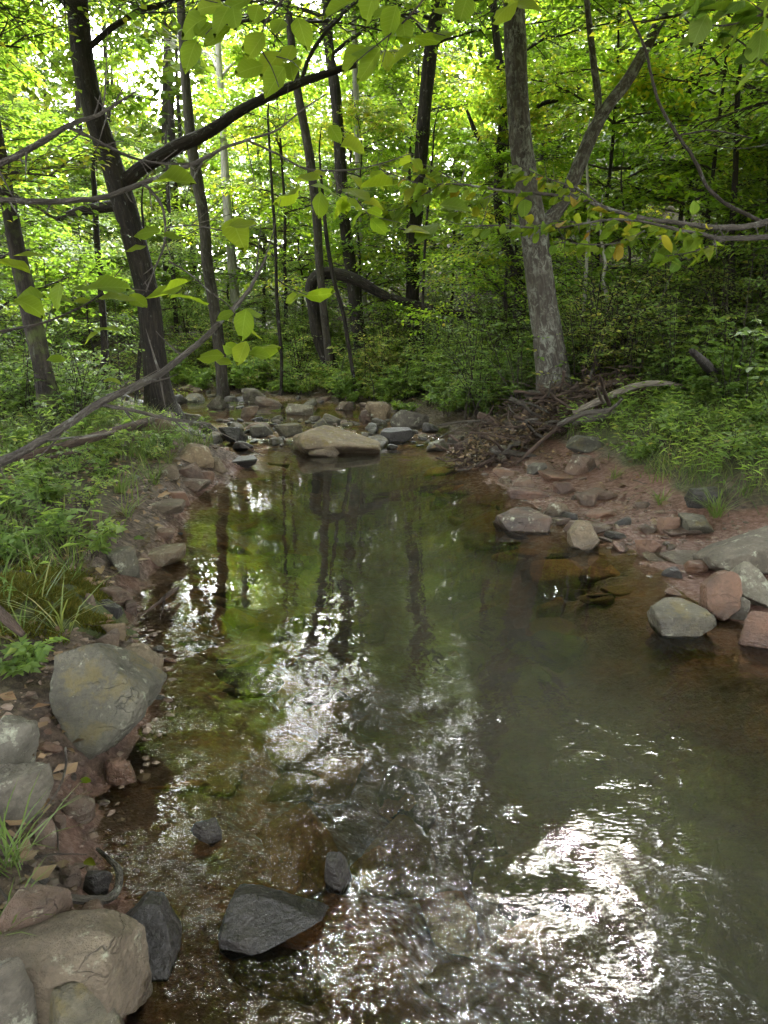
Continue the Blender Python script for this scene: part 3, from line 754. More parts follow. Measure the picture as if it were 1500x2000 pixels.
# cobbles: a few shapes, copied
PROTO = []
for k, (mt, rd) in enumerate([('mossgrey', .35), ('brown', .3), ('tan', .25), ('dark', .3), ('grey', .2), ('red', .3), ('brown', .1), ('pale', .2)]):
    V, F = rock_shape(300 + k, 4, 11, .75, .05, round_=rd)
    me = mk('cobble', V, [F], M[mt]); PROTO.append([me, mt, False])
COLW = {'mossgrey': 'olive grey', 'brown': 'brown', 'tan': 'tan', 'dark': 'dark wet', 'grey': 'grey', 'red': 'reddish muddy', 'pale': 'pale'}
def cobble(p, s, k, label, group):
    me, mt, used = PROTO[k]
    o = me if not used else me.copy()
    if used: COL.objects.link(o)
    PROTO[k][2] = True
    o.location = Vector(p); o.rotation_euler = (rng.uniform(-.3, .3), rng.uniform(-.3, .3), rng.uniform(0, 6.28))
    o.scale = (s, s * rng.uniform(.6, .95), s * rng.uniform(.3, .58))
    tag(o, label.format(COLW[mt]), 'stone', group)

def free(x, y, r):
    return all((x - a) ** 2 + (y - b) ** 2 > (.8 * c + r) ** 2 for a, b, c in ROCKS)

def scatter_cobbles(n, box, cond, smin, smax, label, group, ks, sinkf=.1, power=2.2):
    c = 0; tries = 0
    while c < n and tries < n * 60:
        tries += 1
        x = rng.uniform(box[0], box[1]); y = rng.uniform(box[2], box[3])
        z, d, s, b = [v[0] for v in land(np.array([x]), np.array([y]), True)]
        if not cond(d, s): continue
        sz = smin + (smax - smin) * rng.random() ** power
        if not free(x, y, sz / 2): continue
        ROCKS.append((x, y, sz * .4))
        zz = z + sz * .04
        if d > 0: zz = max(zz, float(water_z(np.array([y]))[0]) + sz * .06)
        cobble((x, y, zz), sz, ks[int(rng.integers(len(ks)))], label, group); c += 1
scatter_cobbles(80, (-3.4, .9, 9.0, 10.7), lambda d, s: d > .0, .10, .42, '{} cobble breaking the surface of the riffle above the pool', 'cobbles in the riffle', [0, 1, 3, 3, 4, 0])
scatter_cobbles(85, (-8, .4, 12.0, 15.8), lambda d, s: d > -.25, .12, .46, '{} cobble in the upper riffle along the far bank', 'cobbles in the upper riffle', [0, 1, 3, 3, 4, 0])
scatter_cobbles(10, (-5.5, .2, 11.0, 15.5), lambda d, s: -.7 < d < .1 and s == 1, .12, .4, '{} cobble on the far bar beyond the riffle', 'cobbles on the far bar', [0, 4, 7, 2, 1])
scatter_cobbles(34, (-3.2, -.9, 5.2, 9.8), lambda d, s: -.42 < d < .06 and s == 0, .05, .20, '{} stone among leaves on the left shore', 'stones of the left shore', [1, 1, 5, 2, 6, 0, 3])
scatter_cobbles(22, (-1.3, -.5, 1.6, 5.0), lambda d, s: -.22 < d < .06 and s == 0, .03, .09, '{} pebble on the near left mud', 'pebbles of the near left shore', [1, 5, 6, 3])
scatter_cobbles(34, (.6, 3.2, 3.2, 9.2), lambda d, s: -.75 < d < .12 and s == 1, .05, .19, '{} stone on the pink mud of the right bank', 'stones of the right mud bar', [1, 5, 5, 6, 3, 5])

for me_, mt_, used_ in PROTO:
    if not used_: bpy.data.objects.remove(me_)
wx, wy, wf = grid(axis(-1.5, 3.0, .05, -20, 4.5), axis(.4, 9.5, .05, -5, 20))
wd, ws = creek(wx, wy)
wz = water_z(wy)
rif = sstep(8.9, 9.7, wy)
pw = np.stack([wx, wy, wx * 0], -1)
wz = wz + rif * (1 - sstep(10.2, 10.9, wy) + .7 * sstep(12.4, 13.2, wy)) * (.035 * fbm(pw * 2.3, 4, 3) + .018 * fbm(pw * 7, 6, 2))
lz = land(wx, wy)
dep = np.maximum(wz - lz, 0)
# the pool is glassy in the middle, rippled where water pours past the stones near the camera
ripple = .13 + 1.15 * sstep(4.3, 2.3, wy + .25 * fbm(pw * .9, 8, 2)) + 4.5 * rif * (1 - sstep(10.2, 10.9, wy) + .9 * sstep(12.4, 13.2, wy)) + .15 * rif + .5 * sstep(7.4, 8.6, wy)
nr = np.full(len(wx), 9.0)
for a_, b_, c_ in ROCKS: nr = np.minimum(nr, np.abs(np.hypot(wx - a_, wy - b_) - c_))
ripple = ripple + .5 * np.exp(-nr / .09) * (wd > -.05)
keep = (wd > -.35)
kf = keep[wf].any(1)
used = np.unique(wf[kf]); remap_ = np.full(len(wx), -1); remap_[used] = np.arange(len(used))
tag(mk('water', np.stack([wx, wy, wz], -1)[used], [remap_[wf[kf]]], M['water'],
       attrs={'zone': np.stack([dep, ripple, rif], -1)[used]}), kind='structure')
# ------------------------------------------------------------------ leafy limbs, made once as arrays and set on many trees
def make_limb(r, length, twigs=13, subs=4, per=7, flat=.35, subl=(.28, .5)):
    """a limb along +X with alternate flat twigs; twig tubes plus leaf frames (P, D, N)"""
    t = np.linspace(0, 1, 9); wob = r.normal(0, .035, (9, 2)).cumsum(0) * length * .5
    main = np.stack([t * length, wob[:, 0], length * (.28 * t - .30 * t * t) + wob[:, 1] * .5], -1)
    tubes = [(main, np.linspace(.012, .004, 9) * length, 5)]
    P, D, N = [], [], []
    sgn = 1
    for k in range(twigs):
        tt = .18 + .82 * (k + r.uniform(0, .8)) / twigs; tt = min(tt, .99)
        i = int(tt * 8); u = tt * 8 - i; b = main[i] * (1 - u) + main[min(i + 1, 8)] * u
        sgn = -sgn; a = sgn * math.radians(r.uniform(35, 70)) * (1 if tt < .93 else .3)
        tl = length * .42 * (1.1 - .65 * tt) * r.uniform(.7, 1.25)
        dirv = np.array([math.cos(a), math.sin(a), r.normal(.02, .22)]); dirv /= np.linalg.norm(dirv)
        q = np.linspace(0, 1, 4)[:, None]
        tw = b + dirv * q * tl + np.array([0, 0, -1.0]) * (q ** 2) * tl * r.uniform(.0, .3)
        tubes.append((tw, np.array([.0045, .0035, .0025, .0012]) * length, 3))
        for j in range(subs + 1):
            qq = (j + .6) / (subs + 1) if j < subs else 1.0
            m = min(int(qq * 3), 2); f = qq * 3 - m; sb = tw[m] * (1 - f) + tw[m + 1] * f
            aa = a + (0 if j == subs else (1 if j % 2 else -1) * math.radians(r.uniform(30, 60)))
            sl = r.uniform(*subl)
            sd_ = np.array([math.cos(aa), math.sin(aa), r.normal(-.1, flat * .6)]); sd_ /= np.linalg.norm(sd_)
            tubes.append((np.array([sb, sb + sd_ * sl * .5, sb + sd_ * sl]), np.array([.0022, .0016, .0008]) * length, 3))
            for l in range(per):
                s = (l + 1) / per; p = sb + sd_ * sl * s
                la = aa + (1 if l % 2 else -1) * math.radians(r.uniform(25, 75)) * (0 if l == per - 1 else 1)
                P.append(p + r.normal(0, .02, 3)); D.append([math.cos(la), math.sin(la), r.normal(-.3, .25)])
                nn = np.array([r.normal(0, flat), r.normal(0, flat), 1.0]); N.append(nn)
    V, F3, F4, B, n = [], [], [], [], 0
    for pts, rad, sd in tubes:
        v, f, b = tube(pts, rad, sd, cap=False)
        V.append(v); F4.append(f[0] + n); B.append(b); n += len(v)
    return dict(V=np.concatenate(V), F=np.concatenate(F4), B=np.concatenate(B), P=np.array(P), D=np.array(D), N=np.array(N), L=length)

lr = np.random.default_rng(11)
LIMBS = [make_limb(lr, 2.4) for _ in range(8)]
LIMBS_FINE = [make_limb(lr, 1.8, 12, 4, 6) for _ in range(6)]
LIMBS_FEATHER = [make_limb(lr, 2.2, 18, 6, 9, .25, (.2, .35)) for _ in range(5)]

def rotm(yaw, pitch, roll):
    return np.array(Matrix.Rotation(yaw, 3, 'Z') @ Matrix.Rotation(-pitch, 3, 'Y') @ Matrix.Rotation(roll, 3, 'X'))

def sky_gap(P):
    """openings of the canopy over the creek (world space): the leaves there are missing"""
    k = np.ones(len(P), bool)
    for c, r in GAPS:
        q = (P - np.array(c)) / np.array(r)
        k &= (q * q).sum(1) > (1 + .5 * fbm(P * .9, 77, 3))
    return k

def add_limb(g, lib, base, yaw, pitch, roll, length, leaf, r, tint=(0, 1), thin=0.0, cull=True, gcull=True):
    lb = lib[int(r.integers(len(lib)))]; s = length / lb['L']; R = rotm(yaw, pitch, roll)
    base = np.asarray(base, float)
    g.add(lb['V'] * s @ R.T + base, [lb['F']], 0, bark=lb['B'] * s)
    P = lb['P'] * s @ R.T + base; D = lb['D'] @ R.T; N = lb['N'] @ R.T
    N = nrm(N) * .6 + np.array([0, 0, .5]) + r.normal(0, .22, N.shape)
    m = r.random(len(P)) > thin
    if cull: m &= sky_gap(P)
    P, D, N = P[m], D[m], N[m]
    if not len(P): return
    L = leaf * r.uniform(.65, 1.3, len(P)); W = L * r.uniform(.55, .85, len(P))
    t0 = r.uniform(*tint); T = np.clip(t0 + r.normal(0, .16, len(P)), 0, 1)
    V, F, A = leaves(P, D, N, L, W, T)
    g.add(V, [F], 1, leaf=A)

GAPS = [((2.6, 10.5, 6.0), (.7, 1.4, .6)), ((-.4, 9.0, 7.4), (.6, 1.3, .65)), ((-.5, 11.5, 10.0), (.9, 1.6, .9)), ((-.4, 7.0, 5.5), (.4, .8, .4)), ((3.2, 10.0, 9.4), (.8, 1.3, .8)),
        ((-9.4, 25, 8.6), (2.0, 5.0, 1.7)), ((-15, 40, 13.0), (3.2, 9, 2.8)), ((-6.0, 14, 5.7), (1.0, 2.5, .9)), ((-3.4, 8, 3.9), (.5, 1.4, .45)), ((-2.0, 30, 12.0), (1.5, 8.0, 1.2))]
for yk in (5.2, 7.5, 10.5, 14, 19, 26, 34, 44):           # a long opening towards the sky over the left woods
    GAPS.append((tuple(at(268, 112, yk)), (.055 * yk, .26 * yk, .05 * yk)))
for yk in (18, 25, 34, 45):
    GAPS.append((tuple(at(615, 70, yk)), (.026 * yk, .26 * yk, .026 * yk)))

# ------------------------------------------------------------------ the trunks the photograph shows
def px_path(pts, Y, lean=0.0):
    """trunk line through photograph points (x, y, width in px), standing at distance Y"""
    P, R = [], []
    for i, (x, y, wd) in enumerate(pts):
        Yk = Y + lean * i
        p = at(x, y, Yk); d = float((p - CAM) @ FWD)
        P.append(p); R.append(wd / FPX * d / 2)
    return np.array(P), np.array(R)

def trunk_geo(P, R, sides=14, n=40, flare=.35, rough=.12, seed=1, extend=0.0, base=True):
    if base:                                              # go below the ground and flare at the foot
        dn = P[0] - P[1]; dn /= np.linalg.norm(dn)
        P = np.vstack([P[0] + dn * .25, P]); R = np.concatenate([[R[0] * 1.25], R])
    if extend:
        d = nrm(P[-1] - P[-2]); d = nrm(d * .6 + np.array([0, 0, .5]))
        P = np.vstack([P, P[-1] + d * extend * .5, P[-1] + (d + np.array([.08, 0, 0])) * extend]); R = np.concatenate([R, [R[-1] * .75, R[-1] * .35]])
    Q = spline(np.column_stack([P, R]), n)
    ln = np.concatenate([[0], np.cumsum(np.linalg.norm(np.diff(Q[:, :3], axis=0), axis=1))])
    rad = Q[:, 3] * (1 + (flare * np.exp(-np.maximum(ln - .2, 0) / .22) if base else 0))
    return (Q[:, :3], rad) + tube(Q[:, :3], rad, sides, rough, seed)

def along(Q, z):
    k = int(np.argmin(np.abs(Q[:, 2] - z))); return Q[k]

def big_tree(name, label, cat, pts, mat, seed, extend, crown=None, sides=16, limbs=(), lean=0.0, rough=.16, group=None, Y=None, leafm='leaf_mid', n=50, flare=.6):
    b = hit(pts[0][0], pts[0][1])
    Yb = Y or b[1]
    P, R = px_path(pts, Yb, lean)
    P[0][2] = min(P[0][2], ground(P[0][0], P[0][1]) + .02)
    Q, rad, V, F, B = trunk_geo(P, R, sides, n, flare, rough, seed, extend)
    root = empty(name, P[0], label, cat, group)
    g = Geo(); g.add(V, F, 0, bark=B); g.build('trunk', [M[mat]], root, P[0])
    r = np.random.default_rng(seed)
    for lp in limbs:
        lP, lR = px_path(lp, Yb)
        g = Geo(); q = spline(np.column_stack([lP, lR]), 26)
        v, f, bb = tube(q[:, :3], q[:, 3], 10, .14, seed + 3); g.add(v, f, 0, bark=bb); g.build('limb', [M[mat]], root, P[0])
    if crown:
        z0, z1, nl, ll, lf, tint, thin = crown
        g = Geo()
        for k in range(nl):
            z = z0 + (z1 - z0) * ((k + r.random()) / nl)
            b = along(Q, z); 
            if z > Q[-1, 2]: b = Q[-1] + np.array([0, 0, (z - Q[-1, 2]) * .5])
            add_limb(g, LIMBS, b, k * 2.4 + r.normal(0, .4), r.uniform(.05, .6), r.normal(0, .3), ll * r.uniform(.7, 1.25) * (1 - .35 * (z - z0) / (z1 - z0)), lf, r, tint, thin)
        g.build('crown', [M[mat], M[leafm]], root, P[0])
    TRUNKS.append((P[0][0], P[0][1])); return root
TRUNKS = []

big_tree('maple_tree', 'thick dark trunk leaning left on the left bank with a dead limb crossing rightwards', 'tree',
         [(314, 806, 52), (300, 690, 46), (285, 560, 44), (252, 430, 46), (222, 330, 44), (188, 230, 42), (165, 130, 42), (150, 0, 40), (140, -200, 34)], 'bark_dark', 21, 3.5,
         (4.2, 11.5, 18, 3.2, .085, (.1, .6), .1), limbs=[[(232, 372, 30), (268, 335, 28), (335, 292, 26), (400, 262, 25), (480, 210, 20), (560, 172, 17), (640, 143, 14), (695, 126, 12)],
         [(588, 160, 8), (605, 110, 8), (632, 68, 7), (668, 32, 5)], [(250, 400, 24), (200, 405, 22), (150, 415, 18), (90, 440, 9)]])
big_tree('oak_tree', 'stout grey trunk mottled with pale lichen rising behind the root wad', 'tree',
         [(1088, 796, 66), (1078, 720, 60), (1062, 600, 55), (1046, 470, 52), (1028, 350, 46), (1014, 240, 44), (1007, 110, 46), (1003, 0, 44), (998, -180, 40)], 'bark_lichen', 22, 4.0,
         (5.0, 11.5, 54, 3.7, .11, (.2, .7), .1), limbs=[[(1050, 455, 34), (1085, 415, 29), (1112, 370, 27), (1150, 275, 27), (1185, 210, 24), (1230, 150, 23), (1292, 35, 20), (1340, -60, 16)],
         [(1168, 245, 15), (1168, 190, 14), (1158, 110, 13), (1146, 0, 11)]], n=60)
big_tree('bent_tree', 'trunk bent over like a hook, its far end sloping down to the right', 'tree',
         [(655, 752, 34), (640, 700, 30), (622, 650, 28), (612, 600, 25), (607, 566, 24), (617, 541, 24), (650, 534, 24), (698, 548, 22), (745, 574, 18), (800, 592, 15), (900, 615, 14), (982, 632, 11)], 'bark_dark', 23, 0, n=60, flare=.2)
big_tree('ash_tree', 'straight brown trunk directly right of the hook-shaped trunk', 'tree',
         [(712, 712, 28), (700, 640, 27), (690, 560, 26), (674, 440, 24), (664, 300, 22), (655, 180, 21), (642, 90, 19), (636, -80, 17)], 'bark_dark', 24, 4.0, (6.1, 12, 38, 3.1, .11, (.2, .7), .2), lean=.1)
big_tree('ash_tree', 'slim black trunk in the centre tilting right towards its top', 'tree',
         [(812, 700, 26), (806, 600, 26), (808, 500, 25), (815, 400, 25), (826, 250, 26), (840, 110, 26), (856, 0, 24), (880, -160, 20)], 'bark_dark', 25, 4.0, (6.2, 12, 40, 3.3, .11, (.15, .6), .15))
big_tree('ash_tree', 'thin grey trunk emerging from behind the bend of the hook-shaped trunk', 'tree',
         [(648, 735, 15), (632, 600, 15), (624, 520, 16), (618, 420, 17), (602, 290, 18), (582, 180, 16), (565, 40, 14), (555, -100, 12)], 'bark_grey', 26, 3.0, (7, 12, 16, 2.8, .08, (.2, .7), .2), Y=14.2)
big_tree('maple_tree', 'grey-brown trunk with pale lichen between the thick leaning trunk and the riffle', 'tree',
         [(436, 776, 22), (430, 700, 22), (418, 600, 23), (405, 520, 22), (398, 430, 22), (385, 350, 22), (372, 260, 20), (360, 120, 18), (350, -50, 15)], 'bark_grey', 27, 3.0, (5.6, 11, 11, 2.8, .085, (.2, .7), .1))
big_tree('maple_tree', 'leaning dark trunk at the far left with ferny leaves over its foot', 'tree',
         [(102, 840, 40), (88, 740, 36), (62, 620, 35), (40, 520, 33), (20, 420, 30), (0, 310, 27), (-25, 180, 28), (-50, 0, 24)], 'bark_mossy', 28, 3.0, (3.8, 9.5, 20, 2.8, .08, (.05, .55), .05))
big_tree('hornbeam_tree', 'crooked dark tree just left behind the stout lichened trunk', 'tree',
         [(1008, 690, 24), (1016, 600, 24), (1012, 540, 22), (985, 470, 20), (972, 380, 18), (978, 300, 18), (982, 180, 17), (968, 60, 14), (960, -80, 12)], 'bark_dark', 29, 2.0, (5.4, 11, 16, 2.8, .08, (.25, .8), .1),
         limbs=[[(972, 320, 12), (945, 290, 10), (925, 250, 8), (912, 215, 5)], [(980, 265, 11), (1020, 240, 9), (1055, 205, 9), (1090, 196, 6)]], Y=13.5)
big_tree('maple_tree', 'thin pale straight trunk just right of the straight brown trunk', 'tree',
         [(722, 690, 12), (712, 600, 12), (704, 520, 12), (700, 400, 12), (697, 250, 11), (693, 100, 11), (690, -50, 9)], 'bark_pale', 30, 2.5, (6.4, 10.5, 8, 2.0, .08, (.3, .8), .3), Y=17, sides=8)
big_tree('maple_tree', 'pale grey trunk behind the grey-brown trunk at the left of the riffle', 'tree',
         [(474, 735, 22), (468, 660, 22), (458, 570, 20), (450, 480, 18), (442, 380, 16), (436, 250, 14)], 'bark_pale', 31, 4, (6.0, 11, 10, 2.4, .085, (.3, .8), .3), Y=18, sides=8)
def sapling(label, pts, mat, seed, Y=None, name='sapling', leaf=True, group=None, ext=.6):
    r = np.random.default_rng(seed)
    root = big_tree(name, label, 'sapling', pts, mat, seed, ext, sides=6, rough=.05, Y=Y, group=group, n=24, flare=.1)
    return root
sapling('thin dark upright sapling left of the hook-shaped trunk', [(549, 772, 7), (550, 700, 7), (545, 640, 8), (540, 560, 7), (538, 470, 7), (532, 380, 6), (525, 260, 5)], 'bark_dark', 40)
sapling('white straight sapling stem on the dark hillside', [(1139, 640, 6), (1143, 560, 7), (1148, 480, 7), (1150, 400, 6), (1146, 320, 5)], 'bark_pale', 41, Y=11.5)
sapling('white kinked sapling stem on the dark hillside', [(1194, 640, 7), (1186, 590, 8), (1178, 550, 7), (1182, 515, 6), (1175, 470, 5)], 'bark_pale', 42, Y=11.2)
sapling('faint grey sapling stem right of the white kinked stem', [(1212, 640, 6), (1222, 570, 6), (1230, 500, 6), (1222, 440, 5), (1215, 380, 4)], 'bark_grey', 43, Y=12)
sapling('slim dark trunk in the shrubs at the right', [(1428, 700, 12), (1430, 600, 13), (1428, 480, 12), (1436, 350, 11), (1440, 200, 10)], 'bark_dark', 44, Y=10.5)
sapling('dark straight trunk in the shade at the right edge', [(1496, 640, 16), (1500, 540, 16), (1504, 420, 15), (1506, 300, 13)], 'bark_dark', 45, Y=11)
sapling('thin dark stem close beside the slim black centre trunk', [(828, 680, 6), (826, 590, 6), (830, 480, 6), (838, 380, 5), (846, 290, 4)], 'bark_dark', 46, Y=13.2)
sapling('thin dark stem crossing between the hook-shaped trunk and the straight brown trunk', [(696, 690, 8), (672, 620, 9), (655, 560, 9), (640, 480, 9), (632, 400, 7), (626, 330, 5)], 'bark_dark', 47, Y=13)
sapling('thin dark sapling just left of the thick leaning trunk', [(262, 770, 8), (272, 700, 8), (282, 620, 7), (288, 540, 6), (280, 440, 5)], 'bark_dark', 48, Y=12)
sapling('dark slim trunk in the left woods half hidden by near leaves', [(205, 790, 14), (205, 700, 14), (200, 600, 13), (190, 480, 12), (185, 380, 11)], 'bark_dark', 49, Y=11.8)
sapling('slender trunk deep in the left woods', [(350, 745, 9), (345, 650, 9), (340, 560, 9), (332, 450, 8), (325, 300, 7)], 'bark_dark', 50, Y=19)

# ------------------------------------------------------------------ tall trees whose crowns close over the pool, and unseen ones added for shade
def canopy_tree(x, y, h, label, seed, nl, ll, lm, z0, toward, name='canopy_tree'):
    r = np.random.default_rng(seed); z = ground(x, y)
    P = np.array([[x, y, z], [x + r.normal(0, .1), y, z + h * .3], [x + toward * .4, y + r.normal(0, .2), z + h * .65], [x + toward * .9, y, z + h]])
    R = np.array([.19, .15, .11, .03])
    Q, rad, V, F, B = trunk_geo(P, R, 12, 30, .35, .12, seed)
    root = empty(name, P[0], label, 'tree', 'tall trees beside the pool'); g = Geo(); g.add(V, F, 0, bark=B); g.build('trunk', [M['bark_dark']], root, P[0])
    g = Geo()
    for k in range(nl):
        zz = z0 + (h - z0) * ((k + r.random()) / nl)
        add_limb(g, LIMBS, along(Q, zz)[:3], k * 2.4 + r.normal(0, .4), r.uniform(.0, .5), r.normal(0, .25), ll * r.uniform(.7, 1.2), .12, r, (.1, .7), .05)
    g.build('crown', [M['bark_dark'], M[lm]], root, P[0]); return root
for cx, cy, ch, lb, nl_, ll_, z0_, tw in [
    (-3.3, 2.6, 10.5, 'tall tree on the near left bank with its crown over the pool', 62, 4.6, 4.0, 1), (-4.2, 6.2, 11, 'tall tree on the left bank opposite the root wad', 50, 4.6, 5.0, 1), (-2.6, -1.6, 10, 'tall tree on the left bank behind the near corner rocks', 46, 3.4, 4.2, .6),
    (4.6, 3.2, 11, 'tall tree on the right bank beside the tilted grey slab', 60, 4.6, 3.8, -1), (5.6, 6.8, 12, 'tall tree up the right bank behind the grass', 40, 4.6, 5.6, -1), (3.9, -.8, 10, 'tall tree on the right bank downstream of the pool', 34, 3.4, 4.2, -.6),
    (.6, -4.6, 11, 'unseen tree added downstream, its crown shading the creek', 44, 3.8, 3.5, 0), (-5.6, -4.0, 11, 'unseen shade tree added downstream on the left bank', 40, 3.8, 3, 0), (6.6, -4.4, 11, 'unseen shade tree added downstream on the right bank', 40, 3.8, 3, 0),  # this row and the next: added out of view to darken the banks
    (-7.2, 3.4, 11, 'unseen shade tree added back from the left bank above the mossy mound', 44, 3.8, 3, 0), (8.4, 2.8, 12, 'unseen shade tree added back from the right bank', 40, 3.8, 3, 0), (.2, -9.5, 12, 'unseen shade tree added far downstream', 40, 4, 2.5, 0)]:
    canopy_tree(cx, cy, ch, lb, int(abs(cx * 100) + cy * 10 + 500), nl_, ll_, 'leaf_mid', z0_, tw)

def leafy_tree(x, y, h, label, seed, nl, ll, leaf, z0, lm, tint, lib=LIMBS_FINE, name='hornbeam_tree', r0=.07):
    r = np.random.default_rng(seed); z = ground(x, y); P = np.array([[x, y, z], [x + r.normal(0, .15), y, z + h * .5], [x + r.normal(0, .3), y + .1, z + h]])
    Q, rad, V, F, B = trunk_geo(P, np.array([r0, r0 * .7, r0 * .2]), 9, 24, .3, .12, seed)
    root = empty(name, P[0], label, 'tree'); g = Geo(); g.add(V, F, 0, bark=B); g.build('trunk', [M['bark_dark']], root, P[0]); g = Geo()
    for k in range(nl):
        zz = z0 + (h - z0) * ((k + r.random()) / nl)
        add_limb(g, lib, along(Q, zz)[:3], k * 2.4 + r.normal(0, .4), r.uniform(-.15, .3), r.normal(0, .2), ll * r.uniform(.7, 1.2), leaf, r, tint, .05)
    g.build('crown', [M['twig'], M[lm]], root, P[0])
leafy_tree(-3.9, 5.6, 6.5, 'small-leaved tree on the left bank whose sprays hang before the thick leaning trunk', 801, 30, 1.9, .06, 2.3, 'leaf_mid', (.3, .9))
leafy_tree(-5.4, 8.2, 7.0, 'small-leaved tree behind the left bank beside the far-left leaning trunk', 802, 30, 2.0, .065, 1.6, 'leaf_mid', (.2, .8))
leafy_tree(4.9, 8.6, 7.0, 'yellow-green tree up the right bank right of the stout lichened trunk', 803, 24, 2.0, .075, 3.4, 'leaf_bright', (.4, 1), LIMBS, 'maple_tree')

# ------------------------------------------------------------------ young understory trees, a few shapes copied through the woods
def young_tree(seed, h, leafm, lib, tint, leaf=.092, nl=30, l0=2.0, z0=.9, name='young_maple', label='', bark='bark_dark', droop=0.0, sp=1.0):
    r = np.random.default_rng(seed)
    root = empty(name, (0, 0, 0), label, 'tree', 'young trees in the woods beyond the creek')
    zz = np.linspace(0, h, 8); P = np.stack([r.normal(0, .06, 8).cumsum(), r.normal(0, .06, 8).cumsum(), zz], -1); P[0, :2] = 0
    R = np.linspace(.045, .008, 8) * h / 6
    q = spline(np.column_stack([P, R]), 20); q[0, 2] -= .3
    g = Geo(); v, f, b = tube(q[:, :3], q[:, 3], 7, .1, seed); g.add(v, f, 0, bark=b); g.build('trunk', [M[bark]], root)
    g = Geo()
    for k in range(nl):
        u = (k + r.random()) / nl; z = z0 + (h - z0) * u
        add_limb(g, lib, along(q, z)[:3], k * 2.4 + r.normal(0, .5), r.uniform(-.1, .4) - droop, r.normal(0, .25), l0 * (1.05 - .6 * u) * r.uniform(.7, 1.2) * sp, leaf, r, tint, .05, cull=False)
    g.build('crown', [M['twig'], M[leafm]], root)
    return root

YT = [young_tree(501, 6.5, 'leaf_bright', LIMBS, (.2, .8)), young_tree(502, 7.5, 'leaf_mid', LIMBS, (.3, .9)), young_tree(503, 5.2, 'leaf_bright', LIMBS_FINE, (.3, .95), .08, 34, 1.7),
      young_tree(504, 7.0, 'leaf_mid', LIMBS, (.1, .6)), young_tree(505, 6.0, 'leaf_dark', LIMBS_FEATHER, (.1, .7), .05, 26, 1.9, .5, 'young_hemlock', droop=.15),
      young_tree(506, 4.2, 'leaf_under', LIMBS_FINE, (.3, .9), .06, 24, 1.5, .4)]
YT_USED = [False] * len(YT)
LOOK = ['bright green young maple {}', 'tall leafy young maple {}', 'yellow-green small maple {}', 'mid green slender maple {}', 'dark feathery young hemlock {}', 'low bushy young tree {}']
def plant(k, x, y, where, s=1.0):
    lab = LOOK[k].format(where); z = ground(x, y) - .02; rz = rng.uniform(0, 6.28); grp = 'young trees ' + where
    if not YT_USED[k]:
        YT_USED[k] = True; o = YT[k]; o.location = (x, y, z); o.rotation_euler = (0, 0, rz); o.scale = (s, s, s); o['label'] = lab; o['group'] = grp
    else: dup(YT[k], (x, y, z), rz, s, lab, grp)
W_C, W_L, W_R, W_N = 'in the middle of the woods beyond the creek', 'in the woods on the left bank', 'on the shady right hillside', 'behind the stout lichened trunk'
for k, x, y, w, s in [
    (0, -2.2, 17.5, W_C, 1.0), (1, .6, 18.5, W_C, 1.0), (2, -.6, 15.6, W_C, .9), (0, 2.6, 16.6, W_C, 1.05),  (1, 3.8, 20.5, W_C, 1.15), 
    (0, -.9, 22.5, W_C, 1.2), (2, 1.9, 23.0, W_C, 1.3),  
    (0, 3.6, 13.4, W_N, 1.0), (2, 4.7, 12.2, W_N, 1.15), (0, 5.4, 14.8, W_N, 1.1), (2, 2.2, 12.9, W_N, .8), (0, 6.8, 12.6, W_N, 1.0), (2, 7.8, 15.2, W_N, 1.2), (1, 6.2, 16.8, W_N, 1.1),
    (2, 6.0, 10.4, W_R, 1.2),    (0, 8.8, 13.4, W_R, 1.1), (5, 5.2, 10.8, W_R, .85), (4, 9.6, 10.8, W_R, 1.1), (3, 9.6, 16.5, W_R, 1.1), (5, 4.9, 9.3, W_R, .6), 
    (3, -5.3, 10.6, W_L, .9), (1, -6.9, 12.2, W_L, .8),  (0, -7.6, 15.2, W_L, 1.1),  (3, -8.8, 11.2, W_L, 1.1), (0, -9.5, 18.5, W_L, 1.2), (3, -7.2, 20.5, W_L, 1.2), (5, -4.8, 9.0, W_L, .6), (5, -6.4, 9.6, W_L, .8),  (1, -12, 15.5, W_L, 1.2), (5, -5.4, 14.5, W_L, .9), (5, -5.0, 17.2, W_L, 1.0), (3, -6.6, 18.8, W_L, .65), (5, -3.6, 18.4, W_C, 1.0), (2, -8.2, 16.6, W_L, 1.1), (5, -7.0, 14.2, W_L, .9), (0, -3.2, 21, W_C, 1.1), (5, -2.0, 19.6, W_C, 1.0), ]:
    plant(k, x, y, w, s)

# ------------------------------------------------------------------ the far woods, one mass of trunks and leaves
g = Geo(); fr = np.random.default_rng(71); lp = []
for k in range(200):
    ang = fr.uniform(-1.0, 1.0); dist = fr.uniform(23, 60); x, y = dist * math.sin(ang), dist * math.cos(ang)
    z = ground(x, y); h = fr.uniform(9, 17); rad = fr.uniform(.06, .2)
    P = np.array([[x, y, z - .3], [x + fr.normal(0, .2), y, z + h * .4], [x + fr.normal(0, .5), y, z + h]])
    v, f, b = tube(spline(P, 7), np.linspace(rad, rad * .3, 7), 6, .08, k)
    if k % 3 == 0: g.add(v, f, 0, bark=b)
    n = 2600; u = fr.random(n); cz = z + .6 + (h + 1.5) * u
    layer = np.round(cz / .55) * .55 + fr.normal(0, .07, n)                # leaves lie in loose shelves
    rr_ = (2.9 * np.sqrt(fr.random(n))) * (1.08 - .6 * u); th = fr.uniform(0, 6.28, n)
    lp.append(np.stack([x + rr_ * np.cos(th), y + rr_ * np.sin(th), layer - .1 * rr_], -1))
P = np.concatenate(lp); keep_ = fbm(P * .8, 31, 3) > -.2; P = P[keep_ & sky_gap(P)]; n = len(P)
